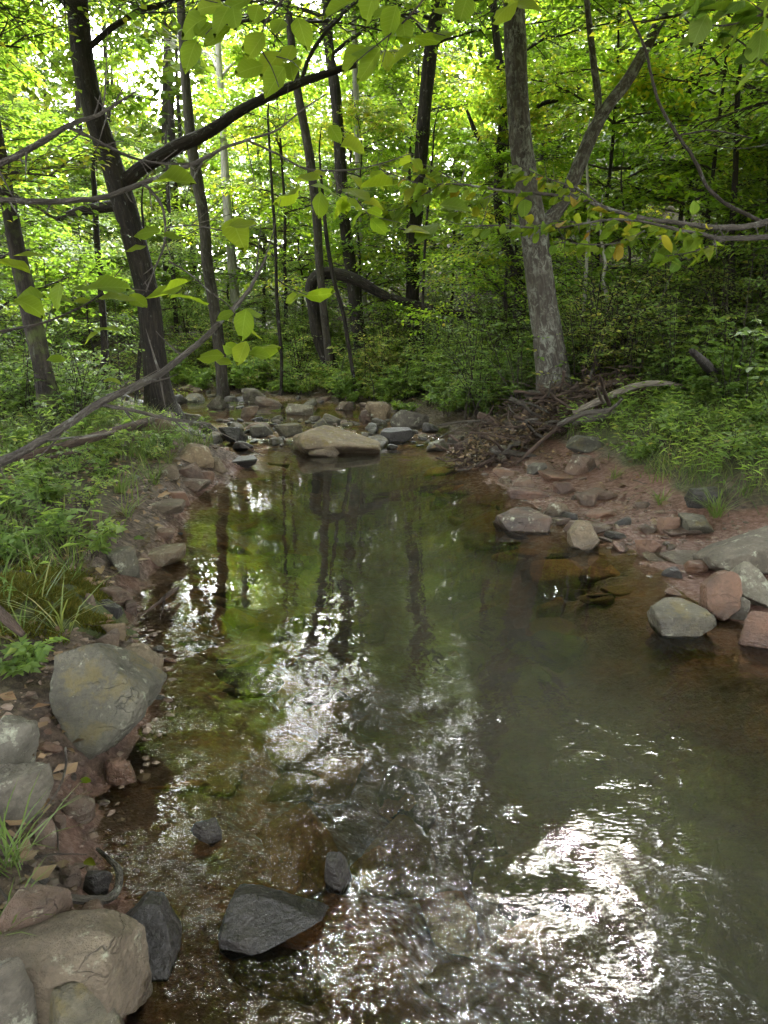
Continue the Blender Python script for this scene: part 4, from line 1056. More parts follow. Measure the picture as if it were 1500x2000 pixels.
D = np.stack([fr.normal(size=n), fr.normal(size=n), fr.normal(-.3, .3, n)], -1); N = fr.normal(0, .4, (n, 3)) + np.array([0, 0, 1.0])
L = fr.uniform(.2, .36, n) * (1 + .5 * sstep(34, 60, P[:, 1])); T = np.clip(.5 + .45 * fbm(P * .35, 8, 2) * 1.6 + fr.normal(0, .14, n), 0, 1)
V, F, A = leaves(P, D, N, L, L * .75, T); g.add(V, [F], 1, leaf=A)
tag(g.build('distant_woods', [M['bark_dark'], M['leaf_far']]), kind='stuff')
# ------------------------------------------------------------------ undergrowth, grass, moss, leaf litter
pr = np.random.default_rng(91)

def shrub_arrays(r, n_stems, h, spread, leaf, per=16, lean=.5):
    """stems arching up from one foot, leaves alternating along them"""
    tubes, P, D, N = [], [], [], []
    for k in range(n_stems):
        a = r.uniform(0, 6.28); ln = h * r.uniform(.55, 1.15); out = spread * r.uniform(.15, 1)
        t = np.linspace(0, 1, 6)
        pts = np.stack([np.cos(a) * out * t ** 1.4, np.sin(a) * out * t ** 1.4, ln * (t - .22 * t ** 3 * lean * 2)], -1) + r.normal(0, .015, (6, 3)) * t[:, None]
        pts[:, :2] += r.normal(0, .06 * spread, 2)
        tubes.append((pts, np.linspace(.006, .0015, 6) * (h + .3)))
        nb = 3 + int(3 * r.random())
        subs_ = [(pts, .2)]
        for b in range(nb):
            i = int(r.integers(1, 5)); aa = a + r.normal(0, 1.2); sl = ln * r.uniform(.2, .42); q = np.linspace(0, 1, 4)
            sp = pts[i] + np.stack([np.cos(aa) * q * sl, np.sin(aa) * q * sl, sl * (.5 * q - .35 * q * q)], -1)
            tubes.append((sp, np.array([.003, .0022, .0015, .0008]) * (h + .3))); subs_.append((sp, .1))
        for sp, s0 in subs_:
            m = per // 2 if len(sp) == 4 else per
            for l in range(m):
                u = s0 + (1 - s0) * (l + 1) / m; x = u * (len(sp) - 1); i = min(int(x), len(sp) - 2); f = x - i
                p = sp[i] * (1 - f) + sp[i + 1] * f; tn = sp[i + 1] - sp[i]; la = math.atan2(tn[1], tn[0]) + (1 if l % 2 else -1) * r.uniform(.5, 1.4)
                P.append(p); D.append([math.cos(la), math.sin(la), r.normal(.0, .3)]); N.append([r.normal(0, .35), r.normal(0, .35), 1])
    V, F, B, n = [], [], [], 0
    for pts, rad in tubes:
        v, f, b = tube(pts, rad, 3, cap=False); V.append(v); F.append(f[0] + n); B.append(b); n += len(v)
    return dict(V=np.concatenate(V), F=np.concatenate(F), B=np.concatenate(B), P=np.array(P), D=np.array(D), N=np.array(N), leaf=leaf)

SH = [shrub_arrays(pr, 9, .75, .5, .05) for _ in range(5)]
SH_LOW = [shrub_arrays(pr, 9, .32, .30, .042, 10) for _ in range(5)]
SH_TALL = [shrub_arrays(pr, 10, 1.3, .6, .055, 20) for _ in range(4)]

def add_shrub(g, lib, p, s, r, t0, leafk=1.0, lmat=1):
    b = lib[int(r.integers(len(lib)))]; R = rotm(r.uniform(0, 6.28), 0, 0)
    g.add(b['V'] * s @ R.T + p, [b['F']], 0, bark=b['B'])
    n = len(b['P']); L = b['leaf'] * leafk * r.uniform(.6, 1.35, n); T = np.clip(t0 + r.normal(0, .15, n), 0, 1)
    V, F, A = leaves(b['P'] * s @ R.T + p, b['D'] @ R.T, nrm(b['N'] @ R.T) + r.normal(0, .15, (n, 3)), L, L * r.uniform(.45, .7, n), T)
    g.add(V, [F], lmat, leaf=A)

def spots(n, box, cond, seed, dens=None):
    r = np.random.default_rng(seed); out = []
    X = r.uniform(box[0], box[1], n * 6); Y = r.uniform(box[2], box[3], n * 6)
    z, d, s, b = land(X, Y, True)
    m = cond(X, Y, z, d, s)
    if dens is not None: m &= dens(X, Y) > r.random(n * 6)
    i = np.where(m)[0][:n]
    return np.stack([X[i], Y[i], z[i]], -1)

def clear(P, r):
    """not on stones or trunk feet"""
    k = np.ones(len(P), bool)
    for a, b, c in ROCKS: k &= (P[:, 0] - a) ** 2 + (P[:, 1] - b) ** 2 > (c + r) ** 2
    return k

# the mass of low shrubs under the trees
g = Geo()
S1 = spots(390, (-9, 12, 5.5, 17), lambda X, Y, z, d, s: (s == 1) & (d < -1.2) & ((X > 3.2) | (Y > 10)), 101)
S2 = spots(150, (-12, -2.2, 5, 17), lambda X, Y, z, d, s: (s == 0) & (d < -1.3) & (Y > 7 + .3 * (X + 4)), 102)
S3 = spots(170, (-14, 16, 16, 27), lambda X, Y, z, d, s: d < -1.0, 103)
S5 = spots(120, (-10, -1.5, 14.5, 24), lambda X, Y, z, d, s: d < -.5, 105)
S4 = spots(110, (-2.5, 6, 9.8, 14.5), lambda X, Y, z, d, s: (s == 1) & (d < -.6), 104)
S6 = spots(70, (2.4, 7.5, 9.3, 13.5), lambda X, Y, z, d, s: (s == 1) & (d < -1.6), 106)
for p in S6: add_shrub(g, SH_TALL, p, pr.uniform(.9, 1.5), pr, pr.uniform(.5, .95), pr.uniform(1.0, 1.5))
for S, a in ((S1, .5), (S2, .4), (S3, .6), (S4, .65), (S5, .6)):
    for p in S:
        tt = np.clip(a + .5 * float(fbm(p[None] * .5, 3, 2)[0]), .05, .95)
        tall = pr.random() < .35
        add_shrub(g, SH_TALL if tall else SH, p, pr.uniform(.6, 1.15), pr, tt, pr.uniform(.8, 1.4))
for p in np.vstack([S1[::3], S2[::3], S4[::2]]):
    for k in range(3):
        a = pr.uniform(0, 6.28); h_ = pr.uniform(.5, 1.7); ln_ = pr.uniform(.05, .5); t = np.linspace(0, 1, 6)[:, None]
        q0 = p + np.array([pr.normal(0, .3), pr.normal(0, .3), -.05])
        pts = q0 + np.array([math.cos(a) * ln_, math.sin(a) * ln_, 0]) * t ** 1.5 + np.array([0, 0, h_]) * t + pr.normal(0, .02, (6, 3)) * t
        v, f, b = tube(pts, np.linspace(.007, .002, 6) * pr.uniform(.6, 1.4), 4, cap=False); g.add(v, f, 0 if pr.random() < .6 else 2, bark=b)
tag(g.build('undergrowth', [M['twig'], M['leaf_under'], M['twig_grey']]), kind='stuff')

# shrubs one can point at
def shrub(px, label, s, tint, lib=None, name='shrub', lm='leaf_under', leafk=1.0, Y=None, seed=1, group=None, n=1):
    p = hit(*px); r = np.random.default_rng(seed); g = Geo()
    for k in range(n):
        q = np.array([r.normal(0, .16), r.normal(0, .16), 0]) * (n > 1); q[2] = ground(p[0] + q[0], p[1] + q[1]) - p[2]
        add_shrub(g, lib or SH, q, s * r.uniform(.8, 1.1), r, tint, leafk)
    o = g.build(name, [M['twig'], M[lm]]); o.location = p
    tag(o, label, 'shrub', group)
    return o
shrub((905, 775), 'feathery green shrub at the water behind the light grey sloping slab', 1.0, .45, SH, seed=1, n=3)
shrub((840, 740), 'rounded leafy shrub at the foot of the slim black centre trunk', 1.1, .5, seed=2, n=3)
shrub((960, 740), 'bright airy shrub left of the stout lichened trunk', 1.15, .65, SH_TALL, seed=3, n=2)
shrub((1010, 785), 'low yellow-green shrub touching the foot of the stout lichened trunk', .75, .8, seed=4, n=3)
shrub((735, 745), 'shady shrub at the foot of the straight brown trunk', 1.0, .35, seed=5, n=3)
shrub((1150, 745), 'mid green shrub right behind the stout lichened trunk', 1.1, .45, seed=6, n=3)
shrub((1230, 735), 'grey-green shrub behind the fallen log', 1.05, .4, seed=7, n=3)
shrub((1330, 730), 'large leafy shrub on the right bank behind the short dark stump', 1.1, .5, seed=8, n=3)
shrub((1440, 770), 'broad-leaved shrub at the right edge above the grass', 1.0, .55, seed=9, n=3, leafk=1.4)
shrub((590, 762), 'shrub hanging over the far shore under the hook-shaped trunk', .9, .55, seed=10, n=3)
shrub((655, 765), 'small shrub at the foot of the hook-shaped trunk', .75, .4, seed=11, n=2)
shrub((780, 775), 'dense low shrub on the far shore left of the feathery green shrub', .8, .45, seed=12, n=3)
shrub((60, 820), 'bushy shrub at the left edge in front of the far-left leaning trunk', 1.0, .4, seed=13, n=3, leafk=1.3)
shrub((175, 810), 'leafy shrub between the far-left trunk and the thick leaning trunk', .9, .45, seed=14, n=3)
shrub((470, 755), 'green shrub on the bank behind the far bar', .9, .6, seed=15, n=3)
shrub((1090, 690), 'arching shrub high on the slope right of the stout lichened trunk', 1.1, .4, SH_TALL, seed=16, n=2)
shrub((1390, 660), 'dim shrub on the shady slope above the right bank', 1.2, .3, SH_TALL, seed=17, n=2)

# grass and stilt grass on the banks
def grass(name, P, hmin, hmax, w, r, lean=.35, tint=(.2, .8), per=7, rad=.05, mats=None):
    n = len(P) * per; C = np.repeat(P, per, 0) + np.column_stack([r.normal(0, rad, (n, 2)), np.zeros(n)])
    C[:, 2] = land(C[:, 0], C[:, 1]) - .01
    L = r.uniform(hmin, hmax, n); t0 = np.clip(np.repeat(r.uniform(*tint, len(P)), per) + r.normal(0, .12, n), 0, 1)
    V, F, A = blades(C, r.uniform(0, 6.28, n), L, w * r.uniform(.6, 1.3, n), r.uniform(.1, .8, n), t0, r.uniform(.05, lean * 2, n))
    g = Geo(); g.add(V, [F], 0, leaf=A)
    return g
def noi(sc, off=0.0, seed=5): return lambda X, Y: np.clip(fbm(np.stack([X * sc, Y * sc, X * 0 + seed], -1), seed, 3) * 2.2 + .5 + off, 0, 1)

PL = spots(1500, (-5.5, -.9, 2.2, 9.5), lambda X, Y, z, d, s: (s == 0) & (d < -.32), 111, noi(1.0, .0)); PL = PL[clear(PL, .0)]
PR_ = spots(2300, (1.6, 8.0, 3.6, 10.5), lambda X, Y, z, d, s: (s == 1) & (d < -1.05), 112, noi(1.0, .25)); PR_ = PR_[clear(PR_, .0)]
PF = spots(700, (-5, 4.5, 8.5, 15), lambda X, Y, z, d, s: (d < -.55) & ((s == 1) | (Y > 8)), 113, noi(.8, .1)); PF = PF[clear(PF, 0)]
g = grass('grass', np.vstack([PL, PR_, PF]), .07, .30, .0065, pr, per=8)
tag(g.build('grass', [M['grass']]), kind='stuff')
# stilt grass: leaning stems with narrow alternate blades
def stilt(P, r, h=.38, leaf=.085):
    g = Geo(); LP, LD, LN, LT = [], [], [], []
    for p in P:
        a = r.uniform(0, 6.28); hh = h * r.uniform(.5, 1.2); t = np.linspace(0, 1, 5); k = r.uniform(.2, .8)
        pts = p + np.stack([np.cos(a) * k * hh * t ** 1.5, np.sin(a) * k * hh * t ** 1.5, hh * (t - .25 * k * t * t)], -1)
        v, f, b = tube(pts, np.linspace(.0018, .0008, 5), 3, cap=False); g.add(v, [f[0]], 0, bark=b)
        m = int(r.integers(5, 10)); tb = r.uniform(.3, .85)
        for l in range(m):
            x = (.25 + .75 * (l + 1) / m) * 4; i = min(int(x), 3); q = pts[i] + (pts[i + 1] - pts[i]) * (x - i)
            la = a + (1 if l % 2 else -1) * r.uniform(.5, 1.5)
            LP.append(q); LD.append([math.cos(la), math.sin(la), r.normal(.1, .3)]); LN.append([r.normal(0, .3), r.normal(0, .3), 1]); LT.append(np.clip(tb + r.normal(0, .1), 0, 1))
    n = len(LP); L = leaf * r.uniform(.6, 1.3, n)
    V, F, A = leaves(np.array(LP), np.array(LD), np.array(LN), L, L * .2, np.array(LT)); g.add(V, [F], 1, leaf=A)
    return g
QR = spots(1500, (1.7, 7.5, 3.8, 9.8), lambda X, Y, z, d, s: (s == 1) & (d < -1.15), 121, noi(.8, .3, 9)); QR = QR[clear(QR, 0)]
QL = spots(280, (-5, -1.0, 2.3, 8.0), lambda X, Y, z, d, s: (s == 0) & (d < -.35), 122, noi(1.1, -.05, 12)); QL = QL[clear(QL, 0)]
tag(stilt(np.vstack([QR, QL]), pr).build('stilt_grass', [M['grass'], M['leaf_under']]), kind='stuff')

# low broad-leaved weeds as a carpet
g = Geo()
for p in np.vstack([spots(150, (2.2, 8, 4.2, 11), lambda X, Y, z, d, s: (s == 1) & (d < -1.3), 131, noi(.7, .2)),
                    spots(70, (-5, -1.1, 2.4, 9), lambda X, Y, z, d, s: (s == 0) & (d < -.4), 132, noi(.7, .1))]):
    add_shrub(g, SH_LOW, p, pr.uniform(.4, 1.0), pr, pr.uniform(.3, .8), pr.uniform(.7, 1.3))
tag(g.build('ground_cover', [M['twig'], M['leaf_under']]), kind='stuff')

g = Geo()
for p in spots(190, (-5, 2.2, 10.5, 17.5), lambda X, Y, z, d, s: (s == 1) & (d < -.12) & (d > -1.7), 133):
    add_shrub(g, SH_LOW if pr.random() < .6 else SH, p, pr.uniform(.5, 1.0), pr, pr.uniform(.35, .85), pr.uniform(.9, 1.4))
tag(g.build('ground_cover', [M['twig'], M['leaf_under']]), kind='stuff')

# leaf litter
LT_ = np.vstack([spots(5200, (-5, -.8, 1.4, 10), lambda X, Y, z, d, s: (s == 0) & (d < -.08), 141, noi(1.4, .25, 3)),
                 spots(3600, (1.2, 8, 3.4, 11), lambda X, Y, z, d, s: (s == 1) & (d < -.5), 142, noi(1.2, -.05, 4)),
                 spots(2500, (-10, 11, 8.5, 18), lambda X, Y, z, d, s: d < -.5, 143)])
n = len(LT_); LT_[:, 2] += pr.uniform(.004, .02, n)
a = pr.uniform(0, 6.28, n); L = pr.uniform(.03, .085, n)
V, F, A = leaves(LT_, np.stack([np.cos(a), np.sin(a), pr.normal(0, .25, n)], -1), np.stack([pr.normal(0, .45, n), pr.normal(0, .45, n), np.ones(n)], -1), L, L * pr.uniform(.4, .75, n), pr.beta(1.6, 2, n))
g = Geo(); g.add(V, [F], 0, leaf=A); tag(g.build('leaf_litter', [M['litter']]), kind='stuff')

TP = np.vstack([spots(260, (-4, -.8, 1.4, 10), lambda X, Y, z, d, s: (s == 0) & (d < -.05), 171), spots(170, (1.4, 6, 3.6, 10), lambda X, Y, z, d, s: (s == 1) & (d < -.4), 172)])
g = Geo()
for p in TP:
    a = pr.uniform(0, 6.28); ln = pr.uniform(.06, .32); t = np.linspace(-.5, .5, 5)[:, None]
    pts = p + np.array([math.cos(a), math.sin(a), pr.normal(0, .12)]) * ln * t + pr.normal(0, .008, (5, 3)); pts[:, 2] += .012
    v, f, b = tube(pts, np.linspace(.0035, .0014, 5) * pr.uniform(.6, 1.3), 4, cap=False); g.add(v, f, 0, bark=b)
tag(g.build('twig_litter', [M['twig_grey']]), kind='stuff')

# grit: chips and pebbles too many to count
def grit(P, r, smin, smax, tint):
    T, F = ICO[3]; 
    import bmesh
    bm = bmesh.new(); bmesh.ops.create_icosphere(bm, subdivisions=1, radius=1); T = np.array([v.co[:] for v in bm.verts]); F = np.array([[v.index for v in f.verts] for f in bm.faces]); bm.free()
    n = len(P); s = smin + (smax - smin) * r.random(n) ** 2.5
    sc = np.stack([s, s * r.uniform(.5, .9, n), s * r.uniform(.25, .6, n)], -1); yaw = r.uniform(0, 6.28, n)
    J = T[None] * (1 + r.normal(0, .18, (n, len(T), 1))) * sc[:, None]
    X = J[..., 0] * np.cos(yaw)[:, None] - J[..., 1] * np.sin(yaw)[:, None]; Y = J[..., 0] * np.sin(yaw)[:, None] + J[..., 1] * np.cos(yaw)[:, None]
    V = np.stack([X, Y, J[..., 2]], -1) + P[:, None]
    FF = (F[None] + (np.arange(n) * len(T))[:, None, None]).reshape(-1, 3)
    A = np.zeros((n, len(T), 3)); A[..., 2] = tint[:, None]; A[..., 1] = .3; A[..., 0] = .2
    return V.reshape(-1, 3), FF, A.reshape(-1, 3)
PG = np.vstack([spots(2600, (.5, 4.0, 3, 9.5), lambda X, Y, z, d, s: (s == 1) & (d < .10) & (d > -.9), 151, noi(1.6, .0, 6)),
                spots(2200, (-3, -.6, 1.0, 9.5), lambda X, Y, z, d, s: (s == 0) & (d < .12) & (d > -.38), 152, noi(1.6, .2, 7)),
                spots(1200, (-5, 2, 9, 14.5), lambda X, Y, z, d, s: (d > -.8) & (d < .4), 153)])
V, F, A = grit(PG, pr, .004, .028, pr.random(len(PG))); g = Geo(); g.add(V, [F], 0, leaf=A)
tag(g.build('gravel', [M['pink_grit']], smooth=False), kind='stuff')

# mossy mound on the left bank
mc = hit(85, 1170); 
mP = spots(26000, (mc[0] - .75, mc[0] + .42, mc[1] - .55, mc[1] + .7), lambda X, Y, z, d, s: (d < -.12), 161, lambda X, Y: np.clip(1.25 - ((X - mc[0] + .1) ** 2 / .3 + (Y - mc[1]) ** 2 / .3), 0, 1) * (fbm(np.stack([X * 5, Y * 5, X * 0], -1), 3, 3) > -.15))
def mound_h(X, Y): return .11 * np.exp(-((X - mc[0]) ** 2 / .10 + (Y - mc[1]) ** 2 / .12))
gx_, gy_, gf_ = grid(np.linspace(mc[0] - .7, mc[0] + .5, 60), np.linspace(mc[1] - .7, mc[1] + .7, 70))
gz_ = land(gx_, gy_) + mound_h(gx_, gy_) - .02 + .02 * fbm(np.stack([gx_ * 7, gy_ * 7, gx_ * 0], -1), 8, 3)
mo = mk('moss_mound', np.stack([gx_, gy_, gz_], -1), [gf_], M['ground'], attrs={'zone': np.stack([gx_ * 0, gx_ * 0 + 1.2, gx_ * 0 - .3], -1)})
tag(mo, 'low mossy mound on the left bank above the large smooth grey boulder', 'mound')
n = len(mP); mP[:, 2] = land(mP[:, 0], mP[:, 1]) + mound_h(mP[:, 0], mP[:, 1]) - .02
V, F, A = blades(mP, pr.uniform(0, 6.28, n), pr.uniform(.014, .036, n), pr.uniform(.003, .006, n), pr.uniform(.1, .6, n), pr.beta(2, 2, n), pr.uniform(.1, .7, n))
g = Geo(); g.add(V, [F], 0, leaf=A); mt = g.build('moss', [M['moss']], mo)

# single grass tufts and weeds of the near left bank
def tuft(px, label, h, n, seed, w=.006, tint=(.4, .8)):
    p = hit(*px); r = np.random.default_rng(seed)
    C = np.column_stack([r.normal(0, .018, (n, 2)), np.full(n, -.01)])
    V, F, A = blades(C, r.uniform(0, 6.28, n), h * r.uniform(.5, 1.15, n), np.full(n, w), r.uniform(.2, .9, n), np.clip(r.uniform(*tint, n), 0, 1), r.uniform(.1, .7, n))
    g = Geo(); g.add(V, [F], 0, leaf=A); o = g.build('grass_tuft', [M['grass']]); o.location = p; tag(o, label, 'grass tuft')
tuft((120, 1235), 'pale arching grass tuft growing from the mossy mound', .34, 16, 1, .008, (.7, 1))
tuft((140, 1130), 'thin grass tuft on top of the mossy mound', .26, 18, 2)
tuft((15, 1690), 'bright green grass tuft at the left edge over the near corner rocks', .22, 46, 3, .005, (.3, .6))
tuft((10, 1830), 'small grass tuft at the left edge below the bright green tuft', .14, 20, 4, .005, (.3, .6))
tuft((300, 945), 'fresh green grass tuft at the square tan slab', .26, 40, 5, .006, (.35, .6))
tuft((235, 965), 'tall grass tuft in the middle of the left bank', .30, 44, 6, .006, (.4, .7))
tuft((250, 1010), 'drooping grass tuft above the flat tan slab', .24, 30, 7, .006, (.5, .8))
tuft((330, 905), 'light grass tuft behind the muddy stones of the left shore', .24, 26, 8, .006, (.5, .9))
tuft((1400, 1010), 'grass tuft hanging over the dark boulder on the right bank', .30, 50, 9, .007, (.4, .7))
tuft((1290, 985), 'grass tuft at the edge of the pink mud', .22, 30, 10, .006, (.4, .7))
tuft((1200, 935), 'scruffy tuft with mud at its foot on the right bar', .16, 26, 11, .005, (.4, .9))
def weed(px, label, s, n, seed, leafk=1.5, tint=.6):
    p = hit(*px); r = np.random.default_rng(seed); g = Geo()
    for k in range(n): add_shrub(g, SH_LOW, np.array([r.normal(0, .05), r.normal(0, .05), 0]), s * r.uniform(.7, 1.1), r, tint, leafk)
    o = g.build('weed', [M['twig'], M['leaf_under']]); o.location = p; tag(o, label, 'weed')
weed((30, 1330), 'leafy weed at the left edge beside the large smooth grey boulder', .55, 1, 1, 1.0, .6)
weed((30, 1095), 'broad-leaved weed at the left edge behind the mossy mound', .7, 1, 2, 1.3, .45)
weed((165, 1075), 'bright weed on the left bank behind the mossy mound', .75, 1, 3, 1.2, .7)
weed((110, 985), 'leafy weed among dead leaves on the left bank', .9, 2, 4, 1.3, .6)
weed((205, 900), 'upright weed on the left bank by the fallen branches', .9, 2, 5, 1.3, .75)
weed((1240, 900), 'weed at the edge of the right bank near the root wad', .9, 2, 6, 1.2, .6)
weed((1330, 870), 'bushy weed on the right bank above the pink mud', 1.2, 2, 7, 1.3, .55)
weed((1440, 900), 'tall leafy weed in the right bank grass', 1.4, 2, 8, 1.3, .6)
weed((1010, 880), 'small weed sprouting in front of the root wad', .5, 1, 9, 1.0, .7)
# ------------------------------------------------------------------ driftwood
def stick(name, label, pts, mat='wood_wet', seed=1, cat='branch', Y=None, sides=8, lift=0.0, twigs=(), rough=.15, n=24, group=None):
    """a lying stick through photograph points (x, y, width, height above the ground or None for distance Y)"""
    def path(ps):
        P, R = [], []
        for q in ps:
            if Y is None:
                p = hit(q[0], q[1]); p = p.copy()
                if len(q) > 3 and q[3]:
                    # raise by sliding back along the sight line
                    d = p - CAM; p = CAM + d * (1 - q[3] / (CAM[2] - p[2]))
            else: p = at(q[0], q[1], Y if len(q) < 4 else Y + q[3])
            P.append(p); R.append(q[2] / FPX * float((p - CAM) @ FWD) / 2)
        return np.array(P), np.array(R)
    P, R = path(pts); q = spline(np.column_stack([P, R]), n)
    g = Geo(); v, f, b = tube(q[:, :3], q[:, 3], sides, rough, seed); g.add(v, f, 0, bark=b)
    for tw in twigs:
        p2, r2 = path(tw); q = spline(np.column_stack([p2, r2]), 12); v, f, b = tube(q[:, :3], q[:, 3], 6, rough, seed + 1); g.add(v, f, 0, bark=b)
    o = g.build(name, [M[mat]], None, P[0]); o.location = P[0]; return tag(o, label, cat, group)

stick('fallen_log', 'pale fallen log lying along the right bank behind the root wad', [(1120, 806, 11, .1), (1180, 778, 14, .12), (1240, 754, 13, .15), (1300, 749, 11, .15), (1360, 762, 7, .05)], 'wood_pale', 3, 'log')
stick('fallen_log', 'dark rotten log under the pale fallen log', [(1020, 852, 24, .04), (1090, 815, 28, .06), (1170, 795, 30, .06), (1270, 775, 26, .05)], 'wood_wet', 4, 'log')
stick('fallen_log', 'grey log half under the debris of the root wad', [(1120, 825, 14, .05), (1180, 812, 15, .06), (1250, 800, 13, .03)], 'twig_grey', 5, 'log')
# the root wad: roots and packed debris washed against the foot of the trunk
g = Geo(); rr = np.random.default_rng(301)
core = [hit(x, y) for x, y in ((912, 912), (965, 890), (1010, 870), (1060, 845), (1110, 820), (1170, 800), (1230, 785))]
c0 = np.array(core); hts = [.05, .18, .26, .29, .28, .24, .14]
q = spline(np.column_stack([c0 + np.array([0, 0, 1]) * np.array(hts)[:, None] * .45, np.array([.05, .10, .13, .14, .12, .10, .06])]), 40)
v, f, b = tube(q[:, :3], q[:, 3], 20, .75, 9); 
v = v + .10 * np.stack([fbm(v * 5, 1, 4), fbm(v * 5, 2, 4), fbm(v * 5, 3, 4)], -1) + .03 * np.stack([fbm(v * 18, 4, 3), fbm(v * 18, 5, 3), fbm(v * 18, 6, 3)], -1)
g.add(v, f, 0, bark=b)
for k in range(460):
    u = rr.random() ** .9; i = u * 39; j = int(i); p = q[j, :3] + np.array([rr.normal(0, .19), rr.normal(-.05, .15), rr.normal(.09, .10)])
    a = rr.uniform(0, 6.28) if rr.random() < .5 else rr.normal(.7, .5) + (math.pi if rr.random() < .5 else 0); ln = rr.uniform(.15, .75)
    d = np.array([math.cos(a), math.sin(a), rr.normal(.0, .35)]); t = np.linspace(0, 1, 6)[:, None]
    pts = p + d * ln * (t - .4) + rr.normal(0, .02, (6, 3)).cumsum(0); pts[:, 2] = np.maximum(pts[:, 2], land(pts[:, 0], pts[:, 1]) + .01)
    r0 = .004 + .026 * rr.random() ** 2.5; v, f, b = tube(pts, np.linspace(r0, r0 * .35, 6), 5, .2, k); g.add(v, f, 1 if rr.random() < .86 else 2, bark=b)
for k in range(16):
    u = rr.random(); q0 = q[int(u * 39), :3] + np.array([rr.normal(0, .15), rr.normal(-.08, .1), rr.uniform(.05, .2)]); a = rr.normal(.6, .6) + math.pi * (rr.random() < .5)
    ln = rr.uniform(.25, .8); t = np.linspace(-.5, .5, 7)[:, None]; pts = q0 + np.array([math.cos(a), math.sin(a), rr.normal(0, .25)]) * ln * t + rr.normal(0, .012, (7, 3)).cumsum(0)
    r0 = rr.uniform(.022, .05); v, f, b = tube(pts, np.linspace(r0, r0 * .6, 7), 9, .3, k + 40); g.add(v, f, 1 if k % 3 else 2, bark=b)
n = 5200; k = rr.integers(0, 40, n); P = q[k, :3] + np.column_stack([rr.normal(0, .13, n), rr.normal(-.04, .13, n), rr.normal(.10, .07, n)]); P[:, 2] = np.maximum(P[:, 2], land(P[:, 0], P[:, 1]) + .01)
a = rr.uniform(0, 6.28, n); L = rr.uniform(.02, .07, n)
V, F, A = leaves(P, np.stack([np.cos(a), np.sin(a), rr.normal(-.2, .5, n)], -1), rr.normal(0, .6, (n, 3)) + [0, -.3, .6], L, L * .5, rr.beta(1.3, 2.6, n)); g.add(V, [F], 3, leaf=A)
o = g.build('root_wad', [M['wood_wet'], M['wood_wet'], M['twig_grey'], M['litter']], None, c0[0]); o.location = c0[0]
tag(o, 'tangled root wad of dark roots and debris washed up at the right of the pool', 'root wad')
stick('broken_branch', 'splintered upright broken branch sticking out of the root wad', [(1190, 790, 9, .2), (1180, 765, 8, .3), (1172, 735, 5, .42)], 'wood_wet', 6)
stick('broken_branch', 'pale splinter standing on the root wad', [(1178, 785, 9, .2), (1170, 770, 7, .27), (1166, 758, 4, .33)], 'wood_pale', 7)
stick('broken_branch', 'thin pale stick reaching left over the water from the root wad', [(1050, 818, 6, .15), (990, 825, 5, .14), (920, 822, 4, .1), (850, 832, 3, .05)], 'twig_grey', 8, twigs=[[(965, 822, 4, .12), (958, 845, 3, .06), (935, 855, 2, .03)]])
stick('broken_branch', 'leaning pale twig left of the stout lichened trunk', [(1072, 806, 5, .1), (1040, 790, 5, .22), (1010, 782, 3, .3)], 'twig_grey', 9)
stick('broken_branch', 'long brown stick slanting down the front of the root wad', [(1010, 905, 6, .03), (1050, 868, 8, .15), (1090, 835, 7, .25), (1110, 815, 5, .28)], 'wood_wet', 10)
stick('broken_branch', 'crooked grey stick on top of the root wad', [(1090, 830, 9, .28), (1140, 808, 10, .3), (1190, 800, 8, .28), (1215, 780, 5, .33)], 'twig_grey', 11)
stick('stump', 'short dark broken stump leaning on the right slope', [(1400, 738, 24), (1378, 712, 20, .2), (1352, 686, 12, .38)], 'bark_dark', 12, 'stump')
# left bank
stick('fallen_log', 'dark log lying across the left bank from the big left trunk to the left edge', [(335, 812, 16, .1), (260, 832, 18, .14), (170, 858, 18, .16), (70, 885, 16, .14), (-60, 920, 14, .1)], 'wood_wet', 13, 'log')
stick('broken_branch', 'pale broken stick resting on the dark log of the left bank', [(225, 842, 4, .2), (190, 850, 6, .22), (155, 855, 5, .2)], 'wood_pale', 14)
stick('broken_branch', 'dark stick below the dark log of the left bank', [(300, 850, 9, .05), (220, 872, 11, .06), (130, 888, 10, .06), (60, 905, 7, .03)], 'wood_wet', 15)
stick('broken_branch', 'curved bare stick like a hook on the near left mud', [(58, 1720, 12, .02), (95, 1748, 15, .03), (150, 1756, 17, .04), (205, 1758, 18, .04), (230, 1735, 17, .04), (232, 1700, 14, .04), (215, 1680, 10, .03), (190, 1658, 7, .02)], 'twig_grey', 16, sides=10, n=40)
stick('broken_branch', 'thin dry stem dangling over the mud below the pale lichen rock', [(128, 1460, 5, .12), (128, 1500, 5, .08), (112, 1545, 4, .05), (70, 1600, 3, .03)], 'twig_grey', 17)
stick('broken_branch', 'dry reddish root hanging at the left edge of the bank', [(-20, 1180, 24, .12), (20, 1215, 20, .1), (45, 1240, 12, .08)], 'wood_wet', 18)
stick('broken_branch', 'dark waterlogged stick lying in the left shallows', [(270, 1205, 4, .03), (305, 1180, 6, .05), (330, 1160, 10, .06), (348, 1148, 6, .05)], 'wood_wet', 19, twigs=[[(320, 1168, 5, .05), (318, 1190, 4, .02), (312, 1205, 3, .0)]])

